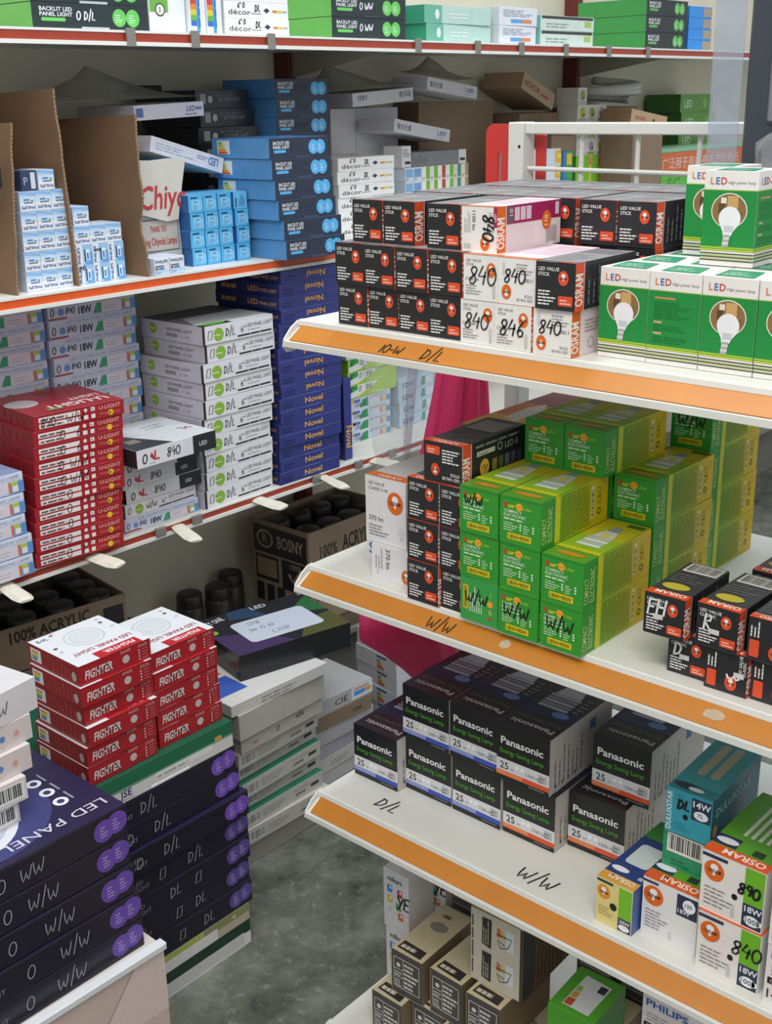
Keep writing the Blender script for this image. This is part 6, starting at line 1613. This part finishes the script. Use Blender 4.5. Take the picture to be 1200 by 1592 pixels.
# pile further right
GWQ = 'boxes in the rear floor pile'
kq = [Kind('ceiling_lamp_box', (.195, .15, .0355), a, b, a, c, None, .5, {'ny': f} if f else None) for a, b, c, f in (
    ('b9b6b4', 'a9a6a4', 'b9b6b4', None), ('c0bcb6', 'a9a6a4', 'b9b6b4', lambda p: p.M('8f8d8a', .3, .3, .7, .7, 2, .3)), ('a5a0aa', '9a96a0', 'aaa6ae', None),
    ('b0acb0', 'a5a1a5', 'b5b1b5', None), ('8a7560', '7a6650', '86705a', lambda p: p.M('6a5644', .7, .3, .9, .6, 1, .8)),
    ('b5b3b2', 'a9a7a6', 'bab8b6', lambda p: (p.T('3a3a3e', 'CIE', .40, .3, .4, w=.2 * p.w), p.R('d9e0e6', .66, .06, 1, .96, 1), p.R('4f93d8', .70, .3, .88, .6, 2), p.R('d98a6a', .70, .68, .94, .8, 2), p.R('d9a84a', .89, .3, .97, .6, 2))))]
zz = .0003
for i, q in enumerate((0, 1, 2, 3, 4, 5)):
    carton(kq[q], 1.575 + (.0, .012, .004, .010, .0, .006)[i], 1.640, zz, ('off-white thin box in the rear floor pile, %s' % lev(i, 6)) if q not in (4, 5) else ('brown thin box in the rear floor pile below the sticker box' if q == 4 else 'grey box with a blue and orange sticker topping the rear floor pile'), GWQ, J(3)); zz += .0405 if False else .0358
def elab(p):
    p.R('e3e3e6', .0, 0, 1, 1) if False else None
    p.R('2f5f8a', .52, .78, .76, .90, 1)
    for i, c in enumerate(('6a8a5a', 'b5a84a', 'c9873a', 'b5603a')): p.poly(c, [(.53, .66 - .14 * i), (.60 + .03 * i, .66 - .14 * i), (.62 + .03 * i, .54 - .14 * i), (.53, .54 - .14 * i)], 2)
k_e = Kind('white_box', (.12, .150, .044), 'c9c9d0', 'c6c6cd', 'cfcfd5', 'cfcfd4', None, .45, {'nx': elab})
for i in range(5):
    carton(k_e, 1.925, 1.690, .0003 + .0443 * i, 'white box with an energy label near the pink bag, %s' % lev(i, 5), 'energy label boxes', (-8, -6, -8, -7, -9)[i])

# ------------------------------------------------------------------ pink bag and clear bag at the gondola end
def film_mat(name, col, alpha, rough):
    m = mat(col, rough, 0.12, 25, 0, 0.5, name)
    return m
PINK = bpy.data.materials.new('pink_plastic'); PINK.use_nodes = True
nt = PINK.node_tree; b = nt.nodes['Principled BSDF']
b.inputs['Base Color'].default_value = rgb('e23f78'); b.inputs['Roughness'].default_value = 0.35
tl = nt.nodes.new('ShaderNodeBsdfTranslucent'); tl.inputs['Color'].default_value = rgb('f0608f')
mx = nt.nodes.new('ShaderNodeMixShader'); mx.inputs['Fac'].default_value = 0.35
nt.links.new(b.outputs[0], mx.inputs[1]); nt.links.new(tl.outputs[0], mx.inputs[2]); nt.links.new(mx.outputs[0], nt.nodes['Material Output'].inputs['Surface'])
nz = nt.nodes.new('ShaderNodeTexNoise'); nz.inputs['Scale'].default_value = 30
bp = nt.nodes.new('ShaderNodeBump'); bp.inputs['Strength'].default_value = 0.3; bp.inputs['Distance'].default_value = 0.004
nt.links.new(nz.outputs['Fac'], bp.inputs['Height']); nt.links.new(bp.outputs['Normal'], b.inputs['Normal'])
rows = [(1.165, 1.470, 1.500), (1.10, 1.440, 1.525), (1.03, 1.418, 1.535), (.95, 1.392, 1.545), (.85, 1.345, 1.55), (.775, 1.285, 1.53), (.715, 1.225, 1.505), (.675, 1.225, 1.485), (.635, 1.275, 1.465), (.59, 1.325, 1.450), (.55, 1.365, 1.440), (.52, 1.395, 1.43)]
bm = bmesh.new()
NC = 26
def bag_side(sgn):
    V = []
    for j, (z_, xl, xr) in enumerate(rows):
        r = []
        for i in range(NC + 1):
            f = i / NC
            puff = math.sin(f * math.pi) ** .6 * (.012 + .030 * math.sin(min(1, j / 6) * math.pi / 2))
            pleat = .006 * math.sin(f * 21 + j * .25) * (1 if j < 6 else .35)
            y = 1.115 - sgn * puff + pleat * (1 if 0 < i < NC else 0)
            r.append(bm.verts.new(((xl + (xr - xl) * f) * .972, y, z_)))
        V.append(r)
    for a, c in zip(V, V[1:]):
        for i in range(NC): bm.faces.new((a[i], a[i + 1], c[i + 1], c[i]))
bag_side(1); bag_side(-1)
bmesh.ops.remove_doubles(bm, verts=bm.verts, dist=1e-5)
tag(link('plastic_bag', bm_mesh(bm), m=PINK, smooth=True), 'pink plastic bag hanging at the end of the gondola', 'bag', 'bags at the gondola end')
bm = bmesh.new()
V = []
for j in range(13):
    z_ = 1.16 - .036 * j
    r = []
    for i in range(19):
        f = i / 18
        xl = 1.315 + .0040 * j; xr = 1.50 - .0005 * j
        y = 1.205 + .018 * math.sin(f * 9 + j * .35) + .01 * math.sin(f * 23)
        r.append(bm.verts.new((xl + (xr - xl) * f, y, z_)))
    V.append(r)
for a, c in zip(V, V[1:]):
    for i in range(18): bm.faces.new((a[i], a[i + 1], c[i + 1], c[i]))
tag(link('clear_bag', bm_mesh(bm), m=CLEAR, smooth=True), 'clear plastic bag hanging behind the pink one', 'bag', 'bags at the gondola end')

# dark pouch hanging at the left edge from the top shelf
po = tag(empty('dark_pouch', (1.0, 1.735, 1.545)), 'dark pouch hanging at the left frame edge before the cardboard', 'pouch')
link('pouch', box_mesh(-.05, .052, -.012, .006, -.225, -.118, .010), po, mat('20242c', .6, .15, 60, 0, .5))
link('strap', box_mesh(-.040, -.030, -.004, .000, -.120, .0, .001), po, mat('17191e', .6, .1, 60))
